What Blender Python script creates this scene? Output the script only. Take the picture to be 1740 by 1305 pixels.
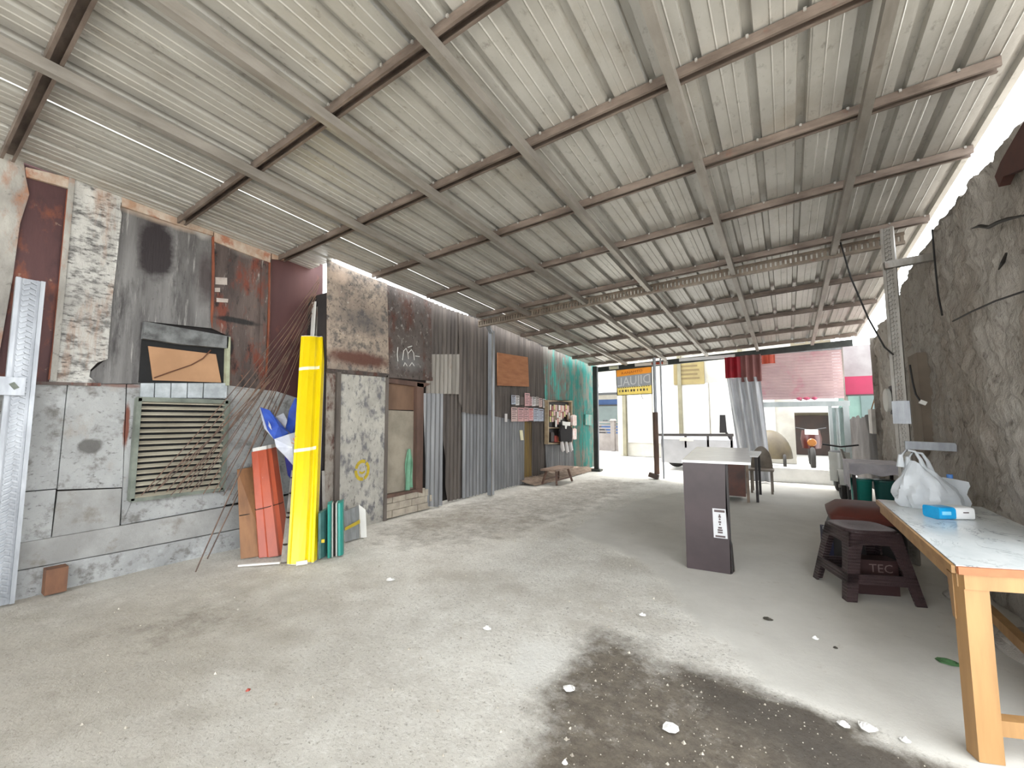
import bpy, math, random
from mathutils import Vector, noise, Matrix
random.seed(7)
for o in list(bpy.data.objects): bpy.data.objects.remove(o)
SC = bpy.context.scene
COL = SC.collection
R = math.radians

# ------------------------------------------------------------------ camera
FPX, CX, CY, EYE = 710.0, 870.0, 652.5, 1.35
PITCH, YAW = R(4.8705), R(33.2397)
cam = bpy.data.cameras.new('camera'); cam.sensor_width = 36.0
cam.lens = FPX / 1740.0 * 36.0; cam.clip_start = 0.02; cam.clip_end = 300
camo = bpy.data.objects.new('camera', cam); COL.objects.link(camo)
camo.location = (0, 0, EYE); camo.rotation_euler = (math.pi/2 + PITCH, 0, YAW)
SC.camera = camo

# ------------------------------------------------------------------ world: bright overcast sky
w = bpy.data.worlds.new('overcast_sky'); SC.world = w; w.use_nodes = True
nt = w.node_tree; bg = nt.nodes['Background']
bg.inputs[0].default_value = (0.93, 0.97, 1.0, 1); bg.inputs[1].default_value = 2.6
sun = bpy.data.lights.new('hazy_sun', 'SUN'); sun.energy = 7.0; sun.angle = R(40); sun.color = (1, .97, .92)
suno = bpy.data.objects.new('hazy_sun', sun); COL.objects.link(suno)
suno.rotation_euler = (R(-14), R(-14), 0)      # almost overhead behind thin cloud

# ------------------------------------------------------------------ exposure
vs = SC.view_settings
vs.view_transform = 'Standard'; vs.look = 'None'; vs.gamma = 1.0; vs.use_curve_mapping = False
vs.exposure = 1.12

# ------------------------------------------------------------------ measuring helpers (pixel -> point on a real surface)
cp, sp, cyw, syw = math.cos(PITCH), math.sin(PITCH), math.cos(YAW), math.sin(YAW)
def ray(px, py):
    r, u, f = px-CX, -(py-CY), FPX
    u, f = u*cp + f*sp, f*cp - u*sp
    return Vector((r*cyw - f*syw, r*syw + f*cyw, u))
O3 = Vector((0, 0, EYE))
def onz(px, py, z=0.0): v = ray(px, py); return O3 + v*((z-EYE)/v.z)
def onx(px, py, x): v = ray(px, py); return O3 + v*(x/v.x)
def ony(px, py, y): v = ray(px, py); return O3 + v*(y/v.y)
def roof_z(x, y): return 3.5566 + 0.03582*x - 0.05466*y

# ------------------------------------------------------------------ materials
def S(r, g=None, b=None):
    if g is None: g = b = r
    f = lambda c: ((c/255)/12.92 if c/255 <= .04045 else ((c/255+.055)/1.055)**2.4)
    return (f(r), f(g), f(b), 1)
class N:
    def __init__(s, name):
        s.m = bpy.data.materials.new(name); s.m.use_nodes = True
        s.t = s.m.node_tree; s.b = s.t.nodes['Principled BSDF']
        s.pos = s.t.nodes.new('ShaderNodeNewGeometry').outputs['Position']
    def n(s, kind, **k):
        x = s.t.nodes.new(kind)
        for a, v in k.items(): setattr(x, a, v)
        return x
    def link(s, a, b): s.t.links.new(a, b)
    def mapping(s, stretch):
        if tuple(stretch) == (1, 1, 1): return s.pos
        m = s.n('ShaderNodeVectorMath', operation='MULTIPLY'); s.link(s.pos, m.inputs[0]); m.inputs[1].default_value = stretch
        return m.outputs[0]
    def noise(s, scale, stretch=(1, 1, 1), detail=6, rough=.6, off=0):
        v = s.mapping(stretch)
        if off:
            a = s.n('ShaderNodeVectorMath', operation='ADD'); s.link(v, a.inputs[0]); a.inputs[1].default_value = (off, off*1.7, off*.6); v = a.outputs[0]
        x = s.n('ShaderNodeTexNoise'); s.link(v, x.inputs['Vector'])
        x.inputs['Scale'].default_value = scale; x.inputs['Detail'].default_value = detail; x.inputs['Roughness'].default_value = rough
        return x.outputs[0]
    def ramp(s, f, lo, hi, a=(0, 0, 0, 1), b=(1, 1, 1, 1)):
        x = s.n('ShaderNodeValToRGB'); s.link(f, x.inputs[0])
        e = x.color_ramp.elements; e[0].position = lo; e[1].position = hi; e[0].color = a; e[1].color = b
        return x.outputs[0]
    def mix(s, f, a, b, k=1.0):
        x = s.n('ShaderNodeMix', data_type='RGBA')
        if k != 1.0 and not isinstance(f, (int, float)):
            q = s.n('ShaderNodeMath', operation='MULTIPLY'); s.link(f, q.inputs[0]); q.inputs[1].default_value = k; f = q.outputs[0]
        for i, v in ((0, f), (6, a), (7, b)):
            if isinstance(v, (int, float, tuple)): x.inputs[i].default_value = v
            else: s.link(v, x.inputs[i])
        return x.outputs[2]
MC = {}
def sheer(m, f=.45):                   # thin cloth and film let daylight through
    t = m.node_tree; b = t.nodes['Principled BSDF']; out = t.nodes['Material Output']
    tr = t.nodes.new('ShaderNodeBsdfTranslucent'); mx = t.nodes.new('ShaderNodeMixShader'); mx.inputs[0].default_value = f
    if b.inputs[0].is_linked: t.links.new(b.inputs[0].links[0].from_socket, tr.inputs[0])
    t.links.new(b.outputs[0], mx.inputs[1]); t.links.new(tr.outputs[0], mx.inputs[2]); t.links.new(mx.outputs[0], out.inputs[0])
def mat(name, c1, c2=None, scale=4, stretch=(1, 1, 1), lo=.35, hi=.65, rough=.6, metal=0., bump=0., bscale=None,
        layers=(), spots=(), alpha=1., trans=0., emit=None, spec=.5, bstretch=None, detail=6):
    if name in MC: return MC[name]
    g = N(name); c2 = c2 or tuple(list(x*.72 for x in c1[:3])+[1])
    col = g.ramp(g.noise(scale, stretch, detail), lo, hi, c1, c2)
    for i, L in enumerate(layers):        # (colour, scale, stretch, lo, hi, strength)
        f = g.ramp(g.noise(L[1], L[2], 8, .68, 3.1*(i+1)), L[3], L[4])
        col = g.mix(f, col, L[0], L[5])
    for sp_ in spots:                     # stains with a place of their own: (centre, radii, colour, soft, strength)
        c, r, sc, soft, st = sp_
        d = g.n('ShaderNodeVectorMath', operation='SUBTRACT'); g.link(g.pos, d.inputs[0]); d.inputs[1].default_value = c
        q = g.n('ShaderNodeVectorMath', operation='DIVIDE'); g.link(d.outputs[0], q.inputs[0]); q.inputs[1].default_value = r
        ln = g.n('ShaderNodeVectorMath', operation='LENGTH'); g.link(q.outputs[0], ln.inputs[0])
        nz = g.noise(9, (1, 1, 1), 5, .6, 5.5)
        ad = g.n('ShaderNodeMath', operation='MULTIPLY_ADD'); g.link(nz, ad.inputs[0]); ad.inputs[1].default_value = .55; g.link(ln.outputs['Value'], ad.inputs[2])
        f = g.ramp(ad.outputs[0], max(0, 1.0-soft), 1.27 if soft < .5 else 1.3, (1, 1, 1, 1), (0, 0, 0, 1))
        f2 = f
        col = g.mix(f2, col, sc, st)
    g.link(col, g.b.inputs['Base Color'])
    g.b.inputs['Roughness'].default_value = rough; g.b.inputs['Metallic'].default_value = metal
    g.b.inputs['Specular IOR Level'].default_value = spec
    g.b.inputs['Alpha'].default_value = alpha; g.b.inputs['Transmission Weight'].default_value = trans
    if emit: g.b.inputs['Emission Color'].default_value = emit[0]; g.b.inputs['Emission Strength'].default_value = emit[1]
    if bump:
        b = g.n('ShaderNodeBump'); g.link(g.noise(bscale or scale*6, bstretch or stretch, 8, .65, 1.3), b.inputs['Height'])
        b.inputs['Strength'].default_value = min(1, bump); b.inputs['Distance'].default_value = .02
        g.link(b.outputs[0], g.b.inputs['Normal'])
    MC[name] = g.m
    return g.m
def flat(name, *rgb, **k):
    c = S(*rgb); return mat(name, c, tuple([x*.88 for x in c[:3]]+[1]), **k)
RUST = S(122, 62, 38); RUSTD = S(70, 42, 34); SOOT = S(38, 35, 34)

# ------------------------------------------------------------------ mesh helpers
class MB:
    def __init__(s): s.v = []; s.f = []
    def add(s, vs_, fs):
        k = len(s.v); s.v += [tuple(p) for p in vs_]; s.f += [tuple(i+k for i in f) for f in fs]; return s
    def box(s, c, d, rz=0., rx=0., ry=0., taper=1.):
        m = Matrix.Rotation(rz, 3, 'Z') @ Matrix.Rotation(ry, 3, 'Y') @ Matrix.Rotation(rx, 3, 'X'); c = Vector(c)
        p = []
        for z in (-1, 1):
            t = taper if z > 0 else 1
            for x, y in ((-1, -1), (1, -1), (1, 1), (-1, 1)): p.append(c + m @ Vector((x*d[0]/2*t, y*d[1]/2*t, z*d[2]/2)))
        return s.add(p, [(3, 2, 1, 0), (4, 5, 6, 7), (0, 1, 5, 4), (1, 2, 6, 5), (2, 3, 7, 6), (3, 0, 4, 7)])
    def bx(s, x0, x1, y0, y1, z0, z1): return s.box(((x0+x1)/2, (y0+y1)/2, (z0+z1)/2), (x1-x0, y1-y0, z1-z0))
    def prism(s, poly, ext):           # polygon (3D points) extruded by a vector
        n = len(poly); e = Vector(ext); p = [Vector(q) for q in poly]
        s.add(p + [q+e for q in p], [tuple(range(n-1, -1, -1)), tuple(range(n, 2*n))] + [(i, (i+1) % n, n+(i+1) % n, n+i) for i in range(n)])
        return s
    def bar(s, a, b, wd, h=None, up=(0, 0, 1)):     # rectangular bar from a to b
        a, b = Vector(a), Vector(b); h = h or wd; d = (b-a).normalized(); u = Vector(up)
        if abs(d.dot(u)) > .98: u = Vector((1, 0, 0))
        sx = d.cross(u).normalized(); uz = sx.cross(d)
        p = [c + sx*i*wd/2 + uz*j*h/2 for c in (a, b) for i, j in ((-1, -1), (1, -1), (1, 1), (-1, 1))]
        return s.add(p, [(3, 2, 1, 0), (4, 5, 6, 7), (0, 1, 5, 4), (1, 2, 6, 5), (2, 3, 7, 6), (3, 0, 4, 7)])
    def tube(s, path, r, n=8, cap=True):
        path = [Vector(p) for p in path]; rs = r if isinstance(r, (list, tuple)) else [r]*len(path)
        rings = []
        for i, p in enumerate(path):
            d = (path[min(i+1, len(path)-1)] - path[max(i-1, 0)]).normalized()
            u = Vector((0, 0, 1)) if abs(d.z) < .9 else Vector((1, 0, 0))
            a = d.cross(u).normalized(); b = a.cross(d)
            rings.append([p + (a*math.cos(t*2*math.pi/n) + b*math.sin(t*2*math.pi/n))*rs[i] for t in range(n)])
        fs = [(i*n+j, i*n+(j+1) % n, (i+1)*n+(j+1) % n, (i+1)*n+j) for i in range(len(path)-1) for j in range(n)]
        if cap: fs += [tuple(range(n-1, -1, -1)), tuple((len(path)-1)*n+j for j in range(n))]
        return s.add([q for g_ in rings for q in g_], fs)
    def lathe(s, c, prof, n=20, axis='z'):
        c = Vector(c); P = []
        for r, h in prof:
            for t in range(n):
                a = t*2*math.pi/n
                q = (r*math.cos(a), r*math.sin(a), h)
                if axis == 'x': q = (h, r*math.cos(a), r*math.sin(a))
                if axis == 'y': q = (r*math.cos(a), h, r*math.sin(a))
                P.append(c+Vector(q))
        m = len(prof)
        fs = [(i*n+j, i*n+(j+1) % n, (i+1)*n+(j+1) % n, (i+1)*n+j) for i in range(m-1) for j in range(n)]
        fs += [tuple(range(n-1, -1, -1)), tuple((m-1)*n+j for j in range(n))]
        return s.add(P, fs)
    def grid(s, nu, nv, fn):
        k = len(s.v)
        for j in range(nv+1):
            for i in range(nu+1): s.v.append(tuple(fn(i/nu, j/nv)))
        for j in range(nv):
            for i in range(nu):
                a = k + j*(nu+1)+i; s.f.append((a, a+1, a+nu+2, a+nu+1))
        return s
    def sheet(s, nu, nv, fn, off):      # closed thin sheet: front surface fn, back = front + off
        k0 = len(s.v); s.grid(nu, nv, fn); nV = (nu+1)*(nv+1); o = Vector(off)
        s.v += [tuple(Vector(p)+o) for p in s.v[k0:k0+nV]]
        for j in range(nv):
            for i in range(nu):
                a = k0+nV+j*(nu+1)+i; s.f.append((a+nu+1, a+nu+2, a+1, a))
        rim = [j for j in range(nu+1)] + [j*(nu+1)+nu for j in range(1, nv+1)] + [nv*(nu+1)+i for i in range(nu-1, -1, -1)] + [j*(nu+1) for j in range(nv-1, 0, -1)]
        for q in range(len(rim)):
            a, b = k0+rim[q], k0+rim[(q+1) % len(rim)]; s.f.append((b, a, a+nV, b+nV))
        return s
def base_of(vs_):
    xs, ys, zs = zip(*vs_); return Vector(((min(xs)+max(xs))/2, (min(ys)+max(ys))/2, min(zs)))
ORG = {}
def link_mesh(name, mb, m, origin, smooth=False):
    me = bpy.data.meshes.new(name)
    me.from_pydata([tuple(Vector(v)-origin) for v in mb.v], [], mb.f); me.update()
    if m: me.materials.append(m)
    if smooth:
        for p in me.polygons: p.use_smooth = True
        try: me.set_sharp_from_angle(angle=R(38))
        except Exception: pass
    o = bpy.data.objects.new(name, me); COL.objects.link(o); return o
def part(name, mb, m, parent, smooth=False, label=None, kind=None):
    og = ORG[parent.name]; o = link_mesh(name, mb, m, og, smooth); o.parent = parent; ORG[o.name] = og
    if label: o['label'] = label
    if kind: o['kind'] = kind
    return o
def one(name, mb, m, label=None, cat=None, group=None, smooth=False, kind=None):
    og = base_of(mb.v); o = link_mesh(name, mb, m, og, smooth); o.location = og; ORG[o.name] = og
    tag(o, label, cat, group, kind); return o
def tag(o, label, cat, group=None, kind=None):
    if label: o['label'] = label
    if cat: o['category'] = cat
    if group: o['group'] = group
    if kind: o['kind'] = kind
    return o
def thing(name, loc, label=None, cat=None, group=None, kind=None):
    o = bpy.data.objects.new(name, None); o.empty_display_size = .1; COL.objects.link(o); o.location = loc
    ORG[o.name] = Vector(loc); return tag(o, label, cat, group, kind)
def textmesh(body, size, origin, xdir, updir, thick=.002, align='CENTER'):
    cu = bpy.data.curves.new('t', 'FONT'); cu.body = body; cu.size = size; cu.align_x = align; cu.extrude = 0; cu.resolution_u = 2
    ob = bpy.data.objects.new('t', cu); COL.objects.link(ob)
    me = ob.to_mesh(); vs_ = [v.co.copy() for v in me.vertices]; fs = [tuple(p.vertices) for p in me.polygons]
    ob.to_mesh_clear(); bpy.data.objects.remove(ob); bpy.data.curves.remove(cu)
    x, u = Vector(xdir), Vector(updir); o = Vector(origin); mb = MB()
    mb.add([o + x*v.x + u*v.y for v in vs_], fs); return mb
def nz(p, s=1., seed=0.): return noise.noise(Vector((p[0]*s+seed, p[1]*s+seed*1.3, p[2]*s-seed)))
def fbm(p, s=1., seed=0., o=4):
    t, a = 0, 1
    for i in range(o): t += a*nz(p, s, seed+i*7.3); a *= .5; s *= 2.1
    return t
def inpoly(x, y, P):
    c = False; n = len(P)
    for i in range(n):
        x1, y1 = P[i]; x2, y2 = P[(i+1) % n]
        if (y1 > y) != (y2 > y) and x < (x2-x1)*(y-y1)/(y2-y1)+x1: c = not c
    return c
def sdist(x, y, P):                    # signed distance, positive inside
    d = 1e9; n = len(P)
    for i in range(n):
        x1, y1 = P[i]; x2, y2 = P[(i+1) % n]; dx, dy = x2-x1, y2-y1
        t = max(0, min(1, ((x-x1)*dx+(y-y1)*dy)/(dx*dx+dy*dy+1e-12)))
        d = min(d, math.hypot(x-x1-t*dx, y-y1-t*dy))
    return d if inpoly(x, y, P) else -d
def lerp(a, b, t): return a+(b-a)*t
def sstep(a, b, x): t = max(0, min(1, (x-a)/(b-a))); return t*t*(3-2*t)

# ================================================================== FLOOR
fpoly = lambda L: [tuple(onz(*p)[:2]) for p in L]
SLAB = fpoly([(1075, 852), (1010, 880), (965, 905), (1040, 930), (1095, 955), (1130, 985), (1160, 1030), (1195, 1070), (1245, 1100), (1275, 1130), (1300, 1165), (1380, 1190),
              (1460, 1225), (1540, 1262), (1640, 1300), (1720, 1345), (1900, 1330), (1900, 1050), (1740, 900), (1560, 815), (1300, 822), (1140, 838)])
SOIL = fpoly([(1000, 1105), (1040, 1085), (1090, 1095), (1150, 1120), (1200, 1130), (1260, 1150), (1300, 1166), (1380, 1191), (1460, 1226), (1540, 1263), (1640, 1301), (1730, 1350),
              (1500, 1500), (900, 1500), (700, 1420), (840, 1330), (900, 1270), (950, 1200), (960, 1150)])
CORE = fpoly([(1140, 1130), (1200, 1132), (1300, 1166), (1380, 1191), (1460, 1226), (1540, 1263), (1640, 1301), (1730, 1350), (1500, 1400), (1330, 1290), (1240, 1220), (1170, 1170)])
PALE = fpoly([(870, 1090), (960, 1085), (1010, 1095), (1010, 1150), (950, 1180), (880, 1150)])
BROWN = fpoly([(640, 900), (760, 860), (900, 832), (1020, 812), (1100, 820), (1000, 860), (900, 900), (780, 925), (680, 930)])
SMUDGE = fpoly([(150, 1080), (300, 1030), (430, 1010), (420, 1060), (250, 1110)])
me = bpy.data.meshes.new('floor')
X0, X1, Y0, Y1, ST = -5.3, 1.5, -3.6, 11.0, .035
nx, ny = int((X1-X0)/ST), int((Y1-Y0)/ST)
V, C_, Fc, DIM = [], [], [], []
DIRT_DIMMED = fpoly([(-400, 1120), (60, 1025), (330, 985), (520, 1000), (560, 1060), (480, 1150), (330, 1260), (200, 1400), (-900, 1700)])  # outline of dirt plus dimming painted against the bright near-left light
for j in range(ny+1):
    for i in range(nx+1):
        x, y = X0+(X1-X0)*i/nx, Y0+(Y1-Y0)*j/ny
        wob = .05*fbm((x, y, 0), 5, 3, 3)
        sl = sstep(-.05, .04, sdist(x, y, SLAB)+wob) if (x > -2.6) else 0.
        ds = sdist(x, y, SOIL) + wob if (y < 4.2 and x > -2.2) else -1
        so = sstep(-.28, .24, ds + .16*fbm((x, y, 1), 2.2, 9, 4)) * (1-sl)
        core = sstep(-.12, .16, sdist(x, y, CORE)+wob*1.5) if (y < 4 and x > -1.5) else 0.
        pale = sstep(-.12, .1, sdist(x, y, PALE)+wob*2) if (y < 4.2 and x > -2.6) else 0.
        br = sstep(-.5, .35, sdist(x, y, BROWN)+wob*5)*.75 if y > 2.5 else 0.
        sm = sstep(-.35, .3, sdist(x, y, SMUDGE)+wob*3)*.55 if y < 3.4 else 0.
        V.append((x, y, .006*fbm((x, y, 0), 1.3, 1)*(1-sl*.7) + .004*fbm((x, y, 0), 7, 4)*(1-sl*.8) + .010*sl - .012))
        DIM.append(max(sstep(-1.1, .8, sdist(x, y, DIRT_DIMMED)+wob*9) if y < 3.2 else 0., .6*sstep(2.6, 1.0, y+.8*fbm((x, y, 2), .9, 5, 3))))  # also darkens the near floor overall, standing in for weaker light
        C_.append((max(so*.75, so*core, max(br, sm)*.55), sl, pale*(1-so), core*so))
for j in range(ny):
    for i in range(nx):
        a = j*(nx+1)+i; Fc.append((a, a+1, a+nx+2, a+nx+1))
me.from_pydata(V, [], Fc); me.update()
ca = me.color_attributes.new('ground', 'FLOAT_COLOR', 'POINT')
ca.data.foreach_set('color', [c for q in C_ for c in q])
wa = me.attributes.new('dirt_and_dimming', 'FLOAT', 'POINT'); wa.data.foreach_set('value', DIM)
for p in me.polygons: p.use_smooth = True
g = N('worn_concrete')
at = g.n('ShaderNodeAttribute', attribute_name='ground'); sep = g.n('ShaderNodeSeparateColor'); g.link(at.outputs['Color'], sep.inputs[0])
base = g.ramp(g.noise(2.2, (1, 1, 1), 9, .7), .3, .72, S(224, 221, 213), S(196, 191, 182))
base = g.mix(g.ramp(g.noise(26, (1, 1, 1), 6, .7, 2), .50, .72), base, S(236, 234, 228), .7)
base = g.mix(g.ramp(g.noise(60, (1, 1, 1), 4, .7, 4), .56, .72), base, S(104, 98, 88), .85)
base = g.mix(g.ramp(g.noise(.9, (1, 1, 1), 5, .6, 8), .52, .72), base, S(158, 149, 134), .55)
wat = g.n('ShaderNodeAttribute', attribute_name='dirt_and_dimming')
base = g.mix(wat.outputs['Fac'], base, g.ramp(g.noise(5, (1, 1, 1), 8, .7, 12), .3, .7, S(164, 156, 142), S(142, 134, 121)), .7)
slabc = g.ramp(g.noise(1.6, (1, 1, 1), 8, .65, 5), .3, .7, S(206, 203, 196), S(188, 185, 178))
slabc = g.mix(g.ramp(g.noise(7, (1, 1, 1), 8, .7, 9), .62, .78), slabc, S(160, 150, 136), .7)
col = g.mix(sep.outputs[1], base, slabc)
col = g.mix(sep.outputs[2], col, S(216, 214, 208), .65)
soilc = g.ramp(g.noise(14, (1, 1, 1), 8, .72, 3), .34, .68, S(70, 60, 49), S(112, 102, 88))
soilc = g.mix(at.outputs['Alpha'], soilc, S(48, 39, 31), .75)
jit = g.n('ShaderNodeMath', operation='MULTIPLY_ADD'); g.link(g.noise(11, (1, 1, 1), 8, .72, 6), jit.inputs[0]); jit.inputs[1].default_value = .9; jit.inputs[2].default_value = -.45
ad = g.n('ShaderNodeMath', operation='ADD'); g.link(jit.outputs[0], ad.inputs[0]); g.link(sep.outputs[0], ad.inputs[1])
col = g.mix(g.ramp(ad.outputs[0], .18, .72), col, soilc, .92)
g.link(col, g.b.inputs['Base Color']); g.b.inputs['Roughness'].default_value = .85; g.b.inputs['Specular IOR Level'].default_value = .25
h1 = g.noise(34, (1, 1, 1), 8, .75, 1)
hb = g.n('ShaderNodeBump'); g.link(h1, hb.inputs['Height']); hb.inputs['Distance'].default_value = .02
inv = g.n('ShaderNodeMath', operation='MULTIPLY_ADD'); g.link(sep.outputs[1], inv.inputs[0]); inv.inputs[1].default_value = -.45; inv.inputs[2].default_value = .62
g.link(inv.outputs[0], hb.inputs['Strength']); g.link(hb.outputs[0], g.b.inputs['Normal'])
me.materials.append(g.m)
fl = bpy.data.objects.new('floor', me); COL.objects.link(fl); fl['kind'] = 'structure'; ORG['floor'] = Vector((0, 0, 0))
# the street and yard outside
M_street = mat('street_concrete', S(196, 193, 187), S(176, 173, 167), 1.2, rough=.9, bump=.3, bscale=20)
one('street', MB().bx(-40, 30, 11.0, 70, -.25, -.015), M_street, kind='structure')
one('yard_ground', MB().bx(-9, 9, -14, -3.6, -.25, -.015).bx(1.5, 9, -3.6, 11, -.25, -.02), mat('yard_concrete', S(205, 200, 190), S(180, 175, 166), 1.2, rough=.9), kind='structure')

# ================================================================== ROOF
ceil = thing('ceiling', (0, 0, 0), kind='structure')
M_zinc = mat('galvanised_roofing', S(188, 186, 180), S(164, 161, 154), 3.0, (1, .5, 1), .3, .7, rough=.4, metal=.35, bump=.12, bscale=22,
             layers=[(S(112, 106, 96), 20, (1, .55, 1), .57, .76, .8), (S(150, 138, 120), 1.7, (1, 1, 1), .55, .75, .5), (S(205, 205, 200), 6, (3, .35, 1), .60, .75, .5)])
M_purlin = mat('brown_grey_channel', S(134, 120, 110), S(92, 80, 72), 5, (.6, 2, 2), rough=.5, metal=.4, layers=[(RUST, 9, (1, 1, 1), .60, .75, .45)])
M_rafter = mat('grey_steel_tube', S(164, 158, 150), S(134, 128, 120), 4, (2, .5, 2), rough=.45, metal=.5, layers=[(S(92, 80, 68), 10, (1, 1, 1), .58, .75, .4)])
PI_ = .262
def prof(k):                            # one rib: local x, height
    return [(0, 0), (.060, 0), (.066, -.005), (.072, 0), (.124, 0), (.130, -.005), (.136, 0), (.188, 0), (.198, .042), (.240, .042), (.250, 0)]
def roof_sheet(x0, ribs, y0, y1, lift):
    pts = []
    for k in range(ribs):
        for a, h in prof(k): pts.append((x0+k*PI_+a, h))
    pts.append((x0+ribs*PI_+(-.004 if x0 < XL+.1 or ribs == 2 else .03), 0))
    n = len(pts)-1; ys = max(2, int((y1-y0)/.5))
    def fn(u, v):
        i = int(round(u*n)); x, h = pts[i]; y = y0+(y1-y0)*v
        return (x, y, roof_z(x, y)+.055+h+lift+.004*nz((x, y, 0), 2.5))
    mb = MB().sheet(n, ys, fn, (0, 0, .003)); part('roof_sheet', mb, M_zinc, ceil)
XL = -5.02
roof_sheet(XL, 4, -3.3, 2.95, 0)
roof_sheet(XL+2*PI_, 2, 2.95, 11.0, .002)
for s_ in range(1, 6):
    roof_sheet(XL+s_*4*PI_+(.012 if s_ == 1 else .0), 4, -3.3, 11.0+(.03 if s_ % 2 else -.03), .0 if s_ % 2 else .004)
PUR = [-2.9, -1.85, -.75, .43, 1.55, 2.54, 3.48, 4.43, 5.56, 7.05, 8.32, 9.58, 10.6]
PXL = [-4.95, -4.95, -4.95, -4.95, -4.95, -4.95, -4.45, -4.40, -4.35, -4.4, -4.45, -4.45, -4.45]
PXR = [1.2, 1.2, 1.2, 1.2, 1.18, 1.18, 1.14, 1.27, 1.26, 1.24, 1.24, 1.24, 1.24]
def channel(a, b, wd, h, t=.006, lip=.018):    # hat channel open downwards, along x
    sec = [(-wd/2, h), (-wd/2, 0), (-wd/2+lip, 0), (-wd/2+lip, t), (-wd/2+t, t), (-wd/2+t, h-t), (wd/2-t, h-t), (wd/2-t, t), (wd/2-lip, t), (wd/2-lip, 0), (wd/2, 0), (wd/2, h)]
    mb = MB(); n = len(sec)
    pa = [Vector((a[0], a[1]+u, a[2]+v)) for u, v in sec]; pb = [Vector((b[0], b[1]+u, b[2]+v)) for u, v in sec]
    mb.add(pa+pb, [(i, (i+1) % n, n+(i+1) % n, n+i) for i in range(n)])
    for o_ in (0, n):
        for q in ((0, 1, 4, 5), (1, 2, 3, 4), (0, 5, 6, 11), (6, 7, 10, 11), (7, 8, 9, 10)): mb.f.append(tuple(o_+i for i in q))
    return mb
for y, xl, xr in zip(PUR, PXL, PXR):
    part('purlin', channel((xl, y, roof_z(xl, y)-.008), (xr, y, roof_z(xr, y)-.008), .075, .06), M_purlin, ceil)
for x in (-4.5, -3.46, -2.46, -1.51, -.475, .52):
    if x == -4.5: continue
    y0, y1 = -3.25, 10.75
    part('rafter', MB().bar((x, y0, roof_z(x, y0)-.045), (x, y1, roof_z(x, y1)-.045), .055, .07), M_rafter, ceil)
mb = MB()
for y, xl, xr in zip(PUR, PXL, PXR):
    k = XL+.219
    while k < xr:
        if k > xl+.05: mb.box((k, y-.042, roof_z(k, y)+.045), (.014, .010, .018)); mb.box((k, y+.042, roof_z(k, y)+.045), (.014, .010, .018))
        k += PI_
part('roof_fixings', mb, mat('bright_fixings', S(176, 172, 166), rough=.4, metal=.3), ceil, kind='stuff')
# perforated main beam between the two posts
M_beam = mat('perforated_steel', S(138, 126, 112), S(104, 92, 80), 7, rough=.5, metal=.45, layers=[(RUST, 12, (1, 1, 1), .58, .72, .5)])
mb = MB(); ya = 5.80
def bz(x): return roof_z(x, ya)-.03
for dz in (-.05, .045):
    mb.bar((-4.5, ya, bz(-4.5)+dz), (1.12, ya, bz(1.12)+dz), .05, .03)
k = -4.5
while k < 1.1:
    mb.bar((k, ya, bz(k)-.05), (k, ya, bz(k)+.045), .028, .03); k += .05
part('roof_beam', mb, M_beam, ceil, label='perforated steel beam')
# eave beam and strip lights at the far edge
M_dark = mat('dark_green_steel', S(58, 62, 58), S(42, 44, 42), 6, rough=.5, metal=.3)
part('eave_beam', MB().bar((-4.3, 10.92, roof_z(-4.3, 10.92)-.08), (1.2, 10.92, roof_z(1.2, 10.92)-.08), .06, .13), M_dark, ceil)

# ================================================================== WALL LEFT
wl = thing('wall_left', (-5.0, 4, 0), kind='structure')
M_back = mat('dark_light_stop', S(52, 46, 44), S(34, 31, 32), 3, rough=.9)  # dark sheets added behind the wall to stop light leaks and darken gaps
part('backing', MB().bx(-5.16, -5.06, -3.6, 2.98, -.2, 3.36), M_back, wl)
part('backing', MB().bx(-5.16, -5.06, 6.3, 10.7, -.2, 3.6), M_back, wl)
part('backing', MB().bx(-4.98, -4.9, 2.9, 6.4, -.2, 2.4), M_back, wl)
part('backing', MB().bx(-5.1, -4.632, 2.94, 2.98, -.2, 2.9), M_back, wl)
STR = (.6, 1.0, .22)     # streaks run down the sheets
def sheet_px(name, poly, x, m, thick=.012, warp=.0, label=None, parent=None):
    P = [onx(px, py, x) for px, py in poly]
    mb = MB()
    mb.prism([(p.x + (warp*nz((p.y, p.z, 0), 2) if warp else 0), p.y, p.z) for p in P], (-thick, 0, 0))
    return part(name, mb, m, parent or wl, label=label)
w1 = lambda px, py: tuple(onx(px, py, -5.0))
M_maroon = mat('maroon_rusted_sheet', S(88, 56, 55), S(70, 44, 44), 2.5, STR, rough=.6, metal=.2, bump=.15,
    layers=[(S(132, 72, 46), 5, (1, 1, .5), .56, .70, .85), (S(164, 142, 122), 12, (1, 1, 1), .64, .72, .7), (S(52, 34, 35), 4, (1, 1, .5), .55, .7, .6)])
M_white_sheet = mat('weathered_white_sheet', S(200, 198, 192), S(156, 153, 148), 3, (1, 1.2, .5), rough=.7, metal=.1, bump=.4, bscale=26,
    layers=[(S(96, 94, 92), 14, (1, .7, 1.4), .48, .62, .9), (S(150, 108, 78), 3, STR, .56, .68, .75), (S(54, 52, 52), 28, (1, .5, 1.5), .55, .66, .9)])
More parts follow.
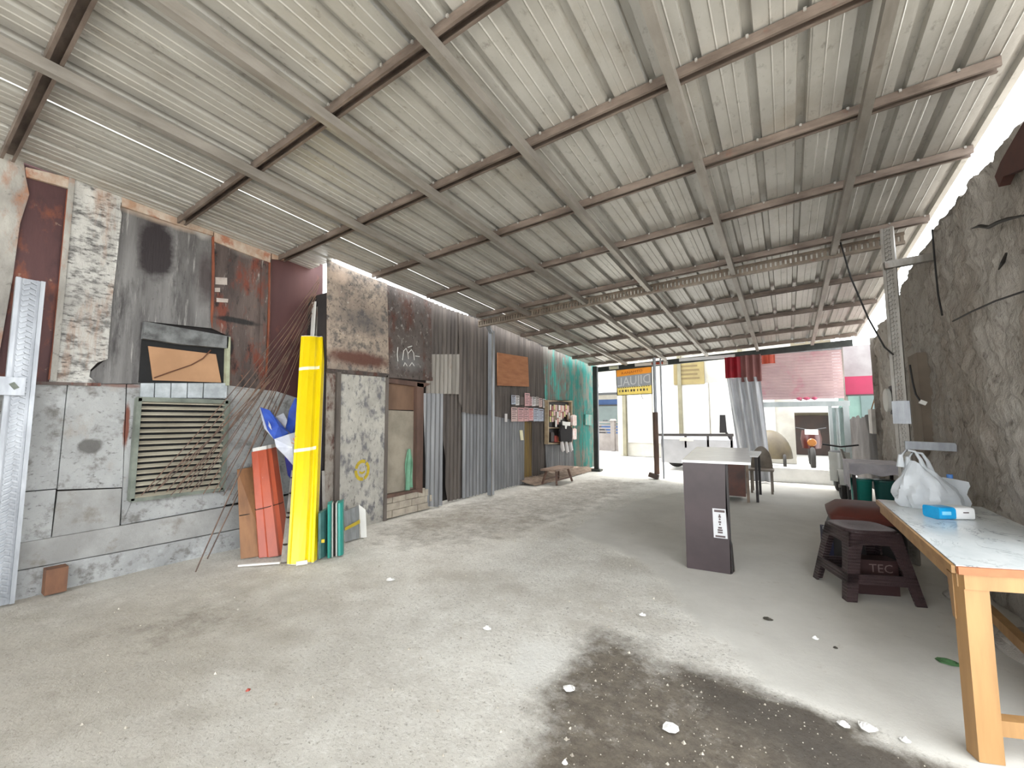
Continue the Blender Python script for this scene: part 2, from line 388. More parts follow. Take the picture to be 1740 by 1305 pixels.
M_grey_sheet = mat('soot_grey_sheet', S(128, 126, 124), S(88, 85, 84), 2.6, (1, 2.2, .25), rough=.55, metal=.25, bump=.2, bscale=16,
    layers=[(S(56, 52, 52), 4, (1, 2.2, .4), .52, .68, .85), (S(178, 175, 170), 8, (1, 3, .3), .58, .70, .65), (S(40, 37, 37), 22, (1, 1, .6), .62, .72, .8)],
    spots=[(w1(267, 422), (1, .23, .50), S(40, 32, 34), .25, .95), (w1(352, 470), (1, .16, .5), S(56, 44, 44), .5, .8), (w1(280, 372), (1, .7, .10), S(178, 158, 140), .4, .7), (w1(345, 395), (1, .12, .12), S(170, 166, 160), .4, .8)])
M_rusty = mat('peeling_rust_sheet', S(108, 94, 88), S(70, 60, 57), 3.2, (1, 1.6, .35), rough=.65, metal=.2, bump=.4, bscale=18,
    layers=[(S(116, 58, 42), 3.4, (1, 1.3, .45), .52, .62, .9), (S(40, 36, 35), 6, (1, 1.5, .6), .54, .64, .92), (S(176, 168, 160), 7, (1, 2, .5), .60, .70, .85), (S(150, 92, 62), 16, (1, 1, .7), .62, .72, .7)],
    spots=[(w1(405, 545), (1, .36, .055), S(34, 32, 32), .3, .95), (w1(392, 590), (1, .06, .16), S(34, 31, 31), .3, .9), (w1(420, 420), (1, .3, .2), S(140, 134, 128), .5, .7)])
M_strip = mat('chalky_strip_sheet', S(172, 168, 160), S(132, 128, 122), 5, (1, 1, .5), rough=.7, bump=.3, bscale=22,
    layers=[(S(150, 98, 66), 5, (1, 1, .4), .54, .68, .8), (S(86, 84, 82), 22, (1, 1, 1), .58, .7, .8)])
sheet_px('metal_sheet', [(-140, 205), (122, 302), (88, 652), (-140, 655)], -5.03, M_maroon)
sheet_px('metal_sheet', [(-140, 205), (40, 272), (44, 300), (50, 330), (34, 380), (22, 470), (6, 560), (-8, 640), (-140, 655)], -5.01, M_strip, warp=.01)
sheet_px('metal_sheet', [(118, 294), (150, 300), (190, 312), (206, 324), (208, 340), (204, 352), (207, 365), (200, 430), (192, 500), (184, 590), (183, 610), (166, 616), (154, 628), (152, 640), (166, 652), (84, 650), (100, 500)], -4.985, M_white_sheet, .015, warp=.012)
sheet_px('metal_sheet', [(200, 330), (250, 346), (310, 368), (363, 386), (361, 558), (247, 546), (238, 652), (160, 652), (150, 635), (178, 612)], -5.02, M_grey_sheet)
sheet_px('metal_sheet', [(362, 385), (420, 406), (462, 424), (458, 600), (450, 664), (420, 662), (388, 655), (390, 572), (360, 558)], -5.01, M_rusty)
M_maroon2 = mat('smooth_maroon_sheet', S(96, 64, 62), S(78, 50, 50), 2, STR, rough=.55, metal=.2, layers=[(S(150, 90, 60), 4, (1, 1, .6), .62, .78, .7)])
sheet_px('metal_sheet', [(456, 424), (500, 432), (549, 437), (547, 600), (546, 668), (440, 690), (452, 600)], -5.025, M_maroon2)
# thin seams standing proud along the sheet edges
sheet_px('cover_strip', [(118, 298), (128, 300), (96, 648), (85, 648)], -4.975, M_strip, .008)
sheet_px('cover_strip', [(446, 425), (458, 428), (452, 600), (440, 600)], -4.995, M_rusty, .01)
sheet_px('ledge', [(60, 648), (172, 651), (172, 656), (60, 653)], -4.96, M_rusty, .05)
M_fold = mat('skylit_folded_edge', S(188, 176, 162), S(160, 128, 104), 6, (1, 1.5, 1), rough=.6, bump=.3, layers=[(S(150, 84, 54), 7, (1, 1, 1), .52, .64, .8)])  # pale base stands in for sky light on the folds; rust is real
for L in ([(44, 284), (119, 302), (118, 320), (46, 300)], [(207, 331), (300, 364), (363, 387), (362, 400), (300, 381), (207, 350)], [(364, 388), (420, 408), (461, 425), (459, 446), (420, 432), (364, 410)], [(462, 426), (548, 438), (548, 448), (462, 440)]):
    sheet_px('folded_edge', L, -4.985, M_fold, .03)
for L in ([(114, 322), (119, 320), (112, 400), (104, 470), (94, 600), (87, 645), (82, 645), (88, 600), (98, 500), (108, 390)], [(361, 402), (364, 402), (365, 460), (363, 520), (361, 556), (359, 540), (361, 470)], [(457, 446), (460, 446), (459, 540), (454, 640), (452, 640), (456, 540)]):
    sheet_px('rust_seam', L, -4.982, mat('orange_rust_seam', S(138, 74, 46), S(104, 56, 40), 9, (1, 1, .5), bump=.3), .02)
for L in ([(366, 471), (386, 472), (386, 484), (366, 483)], [(365, 489), (374, 489), (374, 496), (365, 496)], [(368, 506), (388, 508), (387, 514), (368, 513)]):
    sheet_px('paper_remnant', L, -5.003, mat('paper_remnant', S(186, 176, 168), S(160, 148, 140), 9), .004)
# lower plaster boards
M_plast = mat('cracked_white_plaster', S(172, 173, 172), S(142, 143, 143), 2.2, (1, 1, 1), .3, .7, rough=.85, bump=.55, bscale=14,
    layers=[(S(104, 101, 97), 7, (1, 1, 1), .52, .66, .85), (S(70, 67, 64), 30, (1, .7, 1.2), .58, .70, .85), (S(150, 132, 112), 2.5, (1, 1, .6), .58, .72, .5), (S(188, 190, 192), 5, (1, 1, 1), .56, .7, .6)],
    spots=[(w1(152, 758), (1, .13, .10), S(94, 92, 90), .2, .95), (w1(214, 725), (1, .035, .32), S(112, 62, 46), .3, .95), (w1(205, 655), (1, .3, .035), S(104, 62, 50), .4, .7)])
M_plast2 = mat('grey_plaster_board', S(164, 164, 162), S(138, 137, 135), 2.6, rough=.85, bump=.4, bscale=18, layers=[(S(120, 114, 106), 7, (1, 1, 1), .55, .72, .8), (S(90, 86, 82), 30, (1, 1, 1), .62, .74, .7)])
boards = [[(-140, 655), (114, 652), (96, 830), (-140, 850)], [(-140, 852), (95, 832), (86, 916), (-140, 945)],
          [(116, 652), (214, 653), (208, 828), (98, 832)], [(98, 835), (207, 830), (203, 893), (88, 914)],
          [(216, 653), (238, 653), (390, 653), (388, 678), (232, 677), (226, 846), (206, 892)], [(388, 655), (470, 665), (548, 690), (548, 828), (382, 858), (384, 680)],
          [(226, 848), (381, 835), (381, 860), (206, 892)]]
for i, b in enumerate(boards):
    sheet_px('plaster_board', b, -5.0+.006*(i % 3), M_plast if i != 3 else M_plast2, .03)
sheet_px('plinth_board', [(-140, 948), (36, 923), (240, 888), (405, 858), (548, 832), (548, 870), (405, 898), (240, 930), (36, 968), (-140, 998)], -4.965, M_plast2, .04)
sheet_px('plinth_board', [(-140, 1000), (36, 970), (240, 932), (405, 900), (548, 872), (548, 930), (405, 952), (240, 985), (36, 1030), (-140, 1065)], -4.95, M_plast, .06)
# small strips above the louvre
M_pale = mat('blue_white_slip', S(186, 192, 196), S(150, 156, 160), 8, rough=.7, bump=.3)
for a, b in ((240, 262), (264, 290), (292, 318), (320, 345), (347, 386)):
    sheet_px('slip', [(a, 651), (b, 651), (b-1, 676), (a-1, 676)], -4.955+.004*(a % 3), M_pale, .02)

# small window, boarded with hardboard
win = thing('window_1', onx(240, 650, -5.0), kind='structure')
sheet_px('frame_head', [(246, 546), (392, 572), (390, 592), (310, 585), (243, 575)], -4.93, mat('dusty_dark_metal', S(120, 122, 122), S(74, 74, 74), 9, rough=.7, layers=[(S(40), 8, (1, 1, 1), .6, .7, .7)]), .06, parent=win)
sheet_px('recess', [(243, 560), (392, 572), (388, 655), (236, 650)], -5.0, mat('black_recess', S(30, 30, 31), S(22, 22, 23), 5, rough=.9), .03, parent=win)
sheet_px('hardboard_panel', [(252, 588), (367, 602), (376, 650), (260, 646)], -4.985, mat('tan_hardboard', S(176, 136, 102), S(160, 122, 90), 3, rough=.8), .012, parent=win)
sheet_px('frame_side', [(386, 572), (392, 573), (390, 655), (384, 655)], -4.93, mat('pale_green_paint', S(170, 176, 150), S(140, 140, 118), 8, rough=.7), .06, parent=win)
part('wire', MB().tube([onx(*p, -4.975) for p in ((262, 642), (290, 632), (325, 620), (345, 609), (358, 595))], .006, 6), mat('brown_wire', S(98, 62, 44)), win)
# louvred vent
lv = thing('window_2', onx(224, 845, -4.97), kind='structure')
M_frame = mat('grey_green_frame', S(120, 126, 116), S(92, 98, 90), 8, rough=.7)
M_slat = mat('cream_slat', S(188, 182, 164), S(160, 152, 134), 9, (1, .3, 1), rough=.75, layers=[(S(116, 104, 88), 12, (1, .5, 1), .6, .74, .5)])
q = [onx(232, 678, -4.97), onx(384, 680, -4.97), onx(382, 834, -4.97), onx(224, 846, -4.97)]
ly0, ly1, lz0, lz1 = min(q[0].y, q[3].y), q[1].y, q[3].z+.01, q[0].z
lz1 = (q[0].z+q[1].z)/2; lz0 = (q[2].z+q[3].z)/2
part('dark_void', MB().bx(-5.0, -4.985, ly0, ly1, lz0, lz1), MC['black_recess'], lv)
for a, b, c_, d_ in ((ly0, ly1, lz1-.03, lz1+.01), (ly0, ly1, lz0-.01, lz0+.02), (ly0-.01, ly0+.025, lz0, lz1), (ly1-.025, ly1+.02, lz0, lz1)):
    part('frame_bar', MB().bx(-4.985, -4.915, a, b, c_, d_), M_frame, lv)
ns = 17
for i in range(ns):
    z = lz0+.035+(lz1-lz0-.07)*i/(ns-1)
    part('slat', MB().box((-4.945, (ly0+ly1)/2, z), (.046, ly1-ly0-.05, .008), ry=R(30)), M_slat, lv)

# ---- second stretch of the left wall (set forward)
XS = -4.62
w2 = lambda px, py, x=XS: tuple(onx(px, py, x))
M_burnt = mat('burnt_pale_sheet', S(166, 150, 134), S(134, 120, 108), 2.4, (1, 1, .8), rough=.7, bump=.4, bscale=20,
    layers=[(S(74, 72, 72), 8, (1, 1, 1), .48, .62, .8), (S(50, 46, 45), 28, (1, 1, 1), .55, .66, .85), (S(206, 198, 186), 20, (1, 1, 1), .62, .7, .7)],
    spots=[(w2(615, 548), (1, .75, .30), S(74, 72, 73), .8, .85), (w2(610, 610), (1, .9, .17), S(88, 52, 40), .4, .95), (w2(575, 470), (1, .25, .15), S(196, 172, 152), .5, .6)])
M_burnt2 = mat('burnt_grey_sheet', S(104, 94, 88), S(68, 60, 56), 3.2, (1, 1, .6), rough=.65, metal=.15, bump=.3, bscale=20,
    layers=[(S(84, 48, 36), 5, (1, 1, .5), .50, .62, .85), (S(156, 150, 144), 14, (1, 1, 1), .58, .68, .8), (S(36, 32, 31), 20, (1, 1, .7), .56, .66, .8)],
    spots=[(w2(695, 615), (1, .5, .25), S(128, 128, 128), .6, .7)])
M_mottle = mat('mottled_cream_panel', S(190, 186, 176), S(160, 156, 148), 4, rough=.75, bump=.3, bscale=26,
    layers=[(S(98, 98, 104), 11, (1, 1, .6), .50, .62, .85), (S(66, 64, 66), 30, (1, 1, .5), .57, .68, .85)])
M_rstrip = mat('rust_speckled_strip', S(170, 162, 152), S(136, 126, 116), 6, rough=.7, layers=[(S(86, 48, 38), 8, (1, 1, .5), .50, .62, .9)])
sheet_px('metal_sheet', [(556, 440), (580, 452), (625, 470), (658, 482), (661, 636), (610, 630), (556, 627)], XS+.015, M_burnt)
sheet_px('metal_sheet', [(657, 483), (700, 498), (733, 513), (734, 642), (700, 640), (660, 636)], XS+.005, M_burnt2)
sheet_px('drip_edge', [(556, 626), (735, 641), (735, 647), (556, 633)], XS+.03, M_burnt2, .03)
sheet_px('panel', [(574, 631), (660, 638), (655, 888), (571, 914)], XS+.01, M_mottle)
sheet_px('panel', [(555, 628), (576, 632), (572, 914), (550, 924)], XS-.01, M_rstrip)
M_bat = mat('grey_brown_batten', S(112, 104, 98), S(86, 78, 72), 8, (1, 1, .2), rough=.75)
sheet_px('batten', [(573, 632), (580, 632), (576, 905), (568, 908)], XS+.04, M_bat, .03)
sheet_px('batten', [(657, 638), (661, 638), (657, 890), (652, 892)], XS+.03, M_bat, .03)
M_brick = mat('painted_brick', S(186, 176, 160), S(160, 150, 136), 7, rough=.85, bump=.3)
sheet_px('plinth', [(553, 924), (600, 906), (655, 886), (655, 893), (600, 920), (553, 936)], XS, M_brick, .05)
pz = [onx(655, 846, XS), onx(735, 830, XS)]
for r_ in range(3):                     # painted blocks under the door
    for c_ in range(4):
        y0 = pz[0].y-.12+c_*.24+(.12 if r_ % 2 else 0); z0 = .005+r_*.1
        part('brick', MB().bx(XS-.12, XS+.008*((r_+c_) % 2), y0+.006, min(y0+.234, pz[1].y+.02), z0, z0+.094), M_brick, wl)
# scrawled chalk mark and yellow stencil
M_chalk = mat('chalk', S(206, 204, 198))
def strokes(name, L, x, m, r, parent):
    mb = MB()
    for s_ in L: mb.tube([onx(*p, x) for p in s_], r, 5)
    part(name, mb, m, parent)
strokes('chalk_mark', [[(676, 590), (675, 602), (676, 614)], [(684, 612), (686, 596), (690, 592), (693, 600), (694, 610)], [(694, 600), (699, 594), (703, 600), (704, 612)],
        [(686, 622), (688, 616), (692, 622)], [(696, 622), (700, 616), (704, 622)], [(706, 605), (713, 606)], [(693, 590), (700, 588)]], XS+.018, M_chalk, .006, wl)
M_yel = mat('yellow_stencil', S(202, 176, 40), S(168, 146, 44), 14)
c0 = onx(616, 799, XS+.02); mb = MB()
def ringpt(t, r, rz): return Vector((XS+.013, c0.y+r*math.cos(t), c0.z+rz*math.sin(t)))
for a0, a1 in ((-1.2, 0.9), (1.1, 2.9), (3.1, 4.9)):
    n_ = 14; A = [ringpt(a0+(a1-a0)*i/n_, .115, .135) for i in range(n_+1)]; B = [ringpt(a0+(a1-a0)*i/n_, .075, .092) for i in range(n_+1)]
    mb.prism(A+B[::-1], (.002, 0, 0))
A = [ringpt(math.pi+.35+(math.pi-.7)*i/10, .05, .05) for i in range(11)]; B = [ringpt(math.pi+.35+(math.pi-.7)*i/10, .035, .022) for i in range(11)]
mb.prism(A+B[::-1], (.002, 0, 0))
part('stencil_mark', mb, M_yel, wl)
# ---- door
dr = thing('door_1', onx(657, 846, XS), kind='structure')
M_dbrown = mat('brown_door_board', S(128, 100, 80), S(104, 80, 64), 4, (1, 1, .4), rough=.7)
M_dgrey = mat('worn_door_sheet', S(164, 154, 138), S(140, 132, 118), 4, rough=.75, layers=[(S(120, 112, 100), 14, (1, 1, 1), .58, .72, .6)])
M_jamb = mat('brown_jamb', S(110, 84, 72), S(84, 64, 56), 6, (1, 1, .3), rough=.7)
sheet_px('door_leaf', [(660, 697), (707, 699), (706, 834), (657, 842)], XS-.06, M_dgrey, .02, parent=dr)
sheet_px('upper_panel', [(660, 648), (708, 655), (707, 697), (660, 696)], XS-.06, M_dbrown, .02, parent=dr)
sheet_px('frame_post', [(709, 650), (720, 652), (718, 838), (707, 836)], XS+.01, M_jamb, .08, parent=dr)
sheet_px('frame_post', [(657, 644), (661, 644), (657, 846), (653, 846)], XS+.012, M_jamb, .07, parent=dr)
sheet_px('frame_head', [(657, 642), (733, 652), (720, 658), (657, 650)], XS+.01, M_jamb, .08, parent=dr)
sheet_px('sill', [(654, 842), (712, 831), (712, 835), (654, 848)], XS+.03, M_jamb, .1, parent=dr)
# green cloth hung on the door
mb = MB(); ct = onx(695, 763, XS-.02); cb = onx(694, 832, XS-.02)
def clothfn(u, v):
    z = ct.z+(cb.z-ct.z)*v; wd = (.03+.05*min(1, v*2.5))*(1+.12*math.sin(v*6))
    return (XS-.035+.022*math.sin(u*11+v*2)*(.3+.7*v), ct.y+.02+(u-.5)*2*wd, z-.02*math.sin(u*5)*v)
mb.sheet(14, 14, clothfn, (-.004, 0, 0))
one('hanging_cloth', mb, mat('mint_green_cloth', S(120, 170, 140), S(92, 140, 112), 5), 'mint green cloth hanging from the edge of the narrow door', 'cloth', smooth=True)
# ---- corrugated iron
def corr(name, poly, x, m, pitch=.098, amp=.019, parent=None, jag=.0):
    P = [onx(px, py, x) for px, py in poly]; L = [(p.y, p.z) for p in P]
    y0, y1 = min(a for a, b in L), max(a for a, b in L); n = max(6, int((y1-y0)/pitch*10))
    cols = []
    for i in range(n+1):
        y = min(max(y0+(y1-y0)*i/n, y0+1e-4), y1-1e-4); zs = []
        for k_ in range(len(L)):
            (a, za), (b, zb) = L[k_], L[(k_+1) % len(L)]
            if (a > y) != (b > y): zs.append(za+(zb-za)*(y-a)/(b-a))
        zs = zs or [0, 0]
        cols.append((y, min(zs), max(zs)+jag*nz((y, 0, 0), 3)))
    def fn(u, v):
        y, a, b = cols[int(round(u*n))]; z = a+(b-a)*v
        return (x+amp*math.sin(2*math.pi*y/pitch)+.008*nz((y, z, 0), 1.5), y, max(z, .0))
    part(name, MB().sheet(n, 3, fn, (-.003, 0, 0)), m, parent or wl, smooth=True)
CS = (1, 3, .18)
M_cdark = mat('dark_brown_corrugated', S(108, 99, 92), S(76, 69, 65), 3, CS, rough=.6, metal=.3, layers=[(S(58, 50, 46), 5, CS, .54, .7, .8), (S(96, 66, 50), 3, (1, 1, .4), .62, .76, .6)])
M_cgrey = mat('grey_corrugated', S(140, 140, 141), S(108, 108, 110), 3, CS, rough=.5, metal=.4, layers=[(S(78, 76, 76), 4, CS, .56, .72, .7)])
M_cpale = mat('pale_patched_corrugated', S(158, 152, 144), S(124, 118, 110), 3, CS, rough=.6, metal=.25, layers=[(S(104, 68, 50), 4, (1, 2, .4), .58, .72, .8)])
M_cteal = mat('teal_painted_corrugated', S(58, 142, 132), S(44, 116, 108), 3, CS, rough=.55, layers=[(S(132, 126, 116), 3.2, (1, 1.4, .5), .46, .58, .9), (S(104, 56, 46), 4, (1, 2, .3), .56, .66, .85)])
M_cteal2 = mat('worn_teal_corrugated', S(132, 128, 120), S(104, 98, 92), 3, CS, rough=.6, layers=[(S(66, 168, 156), 2.6, (1, 1.2, .45), .50, .60, .9)])
corr('corrugated_sheet', [(732, 512), (760, 524), (787, 534), (787, 606), (733, 606)], XS-.06, M_cdark)
corr('corrugated_sheet', [(733, 602), (781, 602), (780, 670), (722, 668)], XS-.02, M_cpale)
corr('corrugated_sheet', [(778, 530), (806, 540), (836, 552), (836, 706), (800, 703), (786, 700), (779, 672)], XS-.03, M_cdark)
corr('corrugated_sheet', [(720, 668), (752, 669), (750, 862), (722, 860)], XS, M_cgrey)
corr('corrugated_sheet', [(748, 668), (795, 672), (795, 850), (760, 852)], XS-.13, M_cdark)
corr('corrugated_sheet', [(784, 690), (840, 700), (840, 836), (784, 850)], XS-.10, M_cgrey)
corr('corrugated_sheet', [(836, 700), (890, 712), (890, 822), (836, 836)], XS-.10, M_cgrey)
corr('corrugated_sheet', [(834, 548), (870, 562), (905, 580), (928, 592), (930, 720), (880, 715), (834, 706)], XS-.08, M_cdark, jag=.05)
M_cyel = mat('yellow_stained_corrugated', S(150, 122, 50), S(98, 80, 54), 2.5, CS, rough=.6, layers=[(S(84, 74, 62), 3, CS, .5, .65, .7)])
corr('corrugated_sheet', [(884, 712), (905, 715), (905, 812), (886, 822)], XS-.16, M_cyel)
corr('corrugated_sheet', [(903, 715), (936, 720), (936, 800), (903, 812)], XS-.14, M_cdark)
corr('corrugated_sheet', [(924, 588), (940, 594), (962, 604), (962, 690), (926, 690)], XS-.06, M_cteal2, jag=.05)
corr('corrugated_sheet', [(958, 602), (985, 608), (1012, 614), (1013, 700), (960, 692)], XS-.07, M_cteal, jag=.06)
corr('corrugated_sheet', [(926, 688), (975, 690), (975, 792), (928, 800)], XS-.09, M_cgrey)
corr('corrugated_sheet', [(972, 690), (1013, 698), (1013, 795), (975, 792)], XS-.085, M_cteal)
part('dirt_bank', MB().grid(40, 6, lambda u, v: (-4.9+v*.55, 7.5+u*3.4, max(-.01, .16*(1-v)**1.5+.035*fbm((u*9, v*2, 0), 1.2, 2)))), mat('brick_rubble_soil', S(150, 132, 116), S(112, 94, 80), 9, rough=.95, bump=.6, layers=[(S(160, 96, 76), 12, (1, 1, 1), .62, .7, .7)]), wl, smooth=True)

# ================================================================== WALL RIGHT (rough daubed wall)
def topz(y):
    K = [(-4, 3.1), (3.44, 3.06), (4.1, 3.08), (4.3, 3.16), (5.7, 3.08), (7.4, 2.93), (9.5, 2.74)]
    for (a, za), (b, zb) in zip(K, K[1:]):
        if a <= y <= b: return za+(zb-za)*(y-a)/(b-a)
    return K[-1][1]
M_mud = mat('rough_daubed_cement', S(184, 178, 170), S(148, 140, 131), 1.4, (1, 1, .5), .3, .7, rough=.95, bump=1, bscale=34,
    layers=[(S(124, 106, 90), 1.1, (1, 1, .35), .50, .72, .6), (S(74, 65, 58), 11, (1, 1, .6), .56, .70, .8), (S(182, 178, 172), 5, (1, 1, .7), .58, .74, .5)])
mbw = MB()
YA, YB = 2.95, 9.5  # unseen near stretch left out, an opening added to let daylight in
NU, NV = 380, 130
def mudfn(u, v):
    y = lerp(YA, YB, u); tz = topz(y)+.05*fbm((y, 0, 0), 3, 2, 3); 
    if v <= .8:
        z = tz*v/.8
        wy, wz = y+.10*fbm((y, z, 0), 3, 4, 3), z+.12*fbm((y, z, 7), 3, 8, 3); vd = noise.voronoi(Vector((wy*6.5, wz*4, 0)))[0]; v2 = noise.voronoi(Vector((wy*15, wz*11, 5)))[0]; d = .06*fbm((1, y, z*.7), 1.0, 3, 2) + .05*fbm((1, y, z*.7), 4.2, 6, 5) + .024*min(1, (vd[1]-vd[0])*1.2)*(.5+nz((1, y, z), 2.3)) + .016*(v2[1]-v2[0]) - .02 + .016*fbm((1, y, z*.8), 15, 2, 3)
        x = 1.23 - d + .10*sstep(6.0, 8.0, y)
    else:
        t = (v-.8)/.2; x = 1.22+.5*t+.03*nz((y, t, 0), 6)+.10*sstep(6.0, 8.0, y); z = tz+.10*t+.05*fbm((y, t*.5, 1), 5, 4, 3)
    return (x, y, max(z, -.02))
mbw.grid(NU, NV, mudfn)
nb = len(mbw.v)
wr = link_mesh('wall_right', mbw, M_mud, Vector((1.2, 4, 0)), True); wr.location = (1.2, 4, 0); wr['kind'] = 'structure'; ORG['wall_right'] = Vector((1.2, 4, 0))
part('core', MB().bx(1.36, 1.72, 3.0, 9.48, -.05, 2.7), M_mud, wr)
part('end_face', MB().grid(10, 24, lambda u, v: (1.10+.62*u, 2.96+.02*fbm((u*2, v*6, 0), 2, 3, 2), 3.1*v)), M_mud, wr)
part('end_face', MB().grid(10, 24, lambda u, v: (1.28+.44*u+.0*v, 9.5+.03*fbm((u*2, v*6, 0), 2, 3, 2), 2.78*v)), M_mud, wr)
part('smooth_pillar', MB().bx(1.17, 1.30, 5.95, 6.35, 0, 2.05), mat('smooth_cement', S(136, 124, 110), S(116, 104, 92), 2, rough=.9), wr)
# brown stain and crack of the upper wall as worn render patches
M_crack = mat('dark_crack', S(36, 31, 28))
for L in ([(1652, 388), (1665, 384), (1680, 386), (1695, 378), (1712, 372), (1740, 366)], [(1697, 458), (1704, 446), (1710, 430)]):
    part('crack', MB().tube([onx(*p, 1.19) for p in L], [.004]+[.012]*(len(L)-2)+[.006], 6), M_crack, wr)
P = [onx(*p, 1.185) for p in ((1690, 300), (1700, 275), (1740, 205), (1800, 130), (1800, 260), (1730, 290), (1705, 300), (1697, 318))]
part('rust_stain_patch', MB().prism(P, (.05, 0, 0)), mat('maroon_wash', S(86, 54, 46), S(66, 42, 38), 4, rough=.9), wr)
# low wall beyond it
mb = MB().grid(40, 12, lambda u, v: (1.34-.05*fbm((u*5, v*1.5, 0), 1.5, 5, 3), 9.5+4.5*u, (1.42+.08*fbm((u*6, 0, 0), 1.5, 1, 2))*v))
wb = one('wall_back', mb, mat('dark_brown_daub', S(38, 31, 26), S(28, 23, 20), 2, rough=.95, bump=.5), smooth=True, kind='structure')
part('core', MB().bx(1.40, 1.8, 9.5, 14.0, 0, 1.36), M_mud, wb)

# ================================================================== POSTS AND BRACKETS
M_galv = mat('galvanised_light', S(172, 175, 180), S(142, 145, 150), 6, (2, 2, .4), rough=.42, metal=.45)
M_galvd = mat('galvanised_worn', S(158, 154, 148), S(122, 116, 108), 6, (2, 2, .5), rough=.5, metal=.4, layers=[(RUST, 9, (1, 1, .5), .60, .72, .45)])
def slotted_post(root, cx, cy, z0, z1, ang, wd, m):
    # channel with raised side rails and an embossed middle strip facing direction ang
    M3 = Matrix.Rotation(ang, 3, 'Z')
    def at(u, d): v = M3 @ Vector((d, u, 0)); return cx+v.x, cy+v.y
    h = z1-z0; zc = (z0+z1)/2
    mb = MB(); x, y = at(0, 0); mb.box((x, y, zc), (.03, wd, h), rz=ang); part('web', mb, m, root)
    for sgn in (-1, 1):
        mb = MB()
        x, y = at(sgn*(wd/2-.012), .018); mb.box((x, y, zc), (.03, .024, h), rz=ang)
        x, y = at(sgn*(wd/2-.040), .014); mb.box((x, y, zc), (.012, .010, h), rz=ang)
        part('side_rail', mb, m, root)
    mb = MB(); k_ = z0+.04; i = 0
    while k_ < z1-.03:
        for u, t in ((-.018, .5), (.018, -.5)):
            x, y = at(u*wd/.15, .019); mb.box((x, y, k_+(.012 if u > 0 else 0)), (.022, .040*wd/.15, .014), rz=ang, rx=t)
        k_ += .042; i += 1
    part('embossing', mb, m, root, kind='stuff')
pl = thing('embossed_post', (-4.86, .60, 0), 'pale embossed steel post with a short cross arm, in front of the maroon sheet', 'post')
slotted_post(pl, -4.86, .597, 0, 2.43, 0, .15, M_galv)
mb = MB().bx(-4.83, -4.79, -.35, .615, 1.53, 1.665); part('cross_arm', mb, M_galv, pl)
for y_ in (.56, .46, .36, .26): part('arm_slot', MB().box((-4.787, y_, 1.6), (.008, .03, .05), rx=.6), M_frame, pl)
pr = thing('slotted_post', (.93, 5.45, 0), 'tall slotted steel post carrying the roof beam beside the rough wall', 'post')
slotted_post(pr, .93, 5.45, 0, roof_z(.93, 5.45)-.03, R(-110), .10, M_galvd)
part('arm', MB().bar((.88, 5.40, 2.87), (1.24, 5.42, 2.89), .06, .07), M_galvd, pr)
part('arm', MB().bar((.93, 5.42, 1.11), (1.27, 5.40, 1.10), .06, .075), M_galv, pr)
part('splice_plate', MB().box((.925, 5.415, 1.42), (.13, .02, .22), rz=R(-20)), M_galv, pr)
pm = thing('steel_post', (-4.52, 6.2, 0), 'plain galvanised steel post in front of the corrugated wall, left of the plywood', 'post')
part('shaft', MB().bx(-4.56, -4.48, 6.15, 6.25, 0, roof_z(-4.5, 6.2)-.06), M_galv, pm)
part('flange', MB().bx(-4.475, -4.465, 6.15, 6.17, 0, 3.0), M_galvd, pm)
part('top_bracket', MB().bar((-4.52, 6.2, roof_z(-4.5, 6.2)-.10), (-4.35, 5.85, roof_z(-4.4, 5.85)-.06), .06, .06), M_galv, pm)
pc = thing('corner_post', (-4.27, 10.62, 0), 'dark corner post at the end of the teal corrugated wall', 'post')
part('shaft', MB().bx(-4.33, -4.22, 10.57, 10.67, 0, 2.78), M_dark, pc)
part('trim', MB().bx(-4.215, -4.19, 10.58, 10.62, 0, 2.75), M_galv, pc)
part('foot', MB().bx(-4.38, -4.14, 10.5, 10.72, 0, .05), M_dark, pc)
pg = thing('gate_post', (-2.55, 10.0, 0), 'thin pole with a rusty brown sleeve at the open street side', 'post')
part('pipe', MB().tube([(-2.55, 10.0, 0), (-2.55, 10.0, 2.80)], .035, 10), M_galv, pg, True)
part('pipe', MB().tube([(-2.42, 10.05, 0), (-2.42, 10.05, 2.80)], .02, 8), M_galv, pg, True)
part('sleeve', MB().tube([(-2.56, 10.0, .1), (-2.56, 10.0, 1.52)], .06, 10), mat('rust_brown_pipe', S(110, 82, 66), S(74, 56, 48), 6, (1, 1, .3)), pg, True)
part('foot', MB().box((-2.62, 9.95, .06), (.22, .12, .1), ry=.3), mat('rust_foot', S(70, 54, 46)), pg)
def cable(L, r, label, name='cable', m=None): return one(name, MB().tube(L, r, 6), m or mat('black_cable', S(28, 27, 27)), label, 'cable', smooth=True)
cable([ony(1428, 412, 5.6), ony(1445, 470, 5.5), ony(1475, 540, 5.42), ony(1503, 590, 5.38), ony(1518, 603, 5.37)], .008, 'black cable sagging from the roof to the slotted post')
cable([onx(1584, 390, 1.17), onx(1588, 440, 1.17), onx(1594, 500, 1.17), onx(1601, 536, 1.17)], .007, 'thin dark cable running down the rough wall below the upper arm')
cable([onx(1619, 546, 1.16), onx(1650, 530, 1.16), onx(1690, 512, 1.16), onx(1740, 495, 1.16), onx(1800, 476, 1.16)], .006, 'thin dark cable rising across the rough wall to the right edge')
wc = thing('socket_cable', ony(1552, 630, 5.40), 'short black cable with a white plug hanging behind the slotted post', 'cable')
part('wire', MB().tube([ony(1546, 620, 5.4), ony(1551, 650, 5.4), ony(1556, 670, 5.4), ony(1564, 682, 5.4)], .008, 6), MC['black_cable'], wc, True)
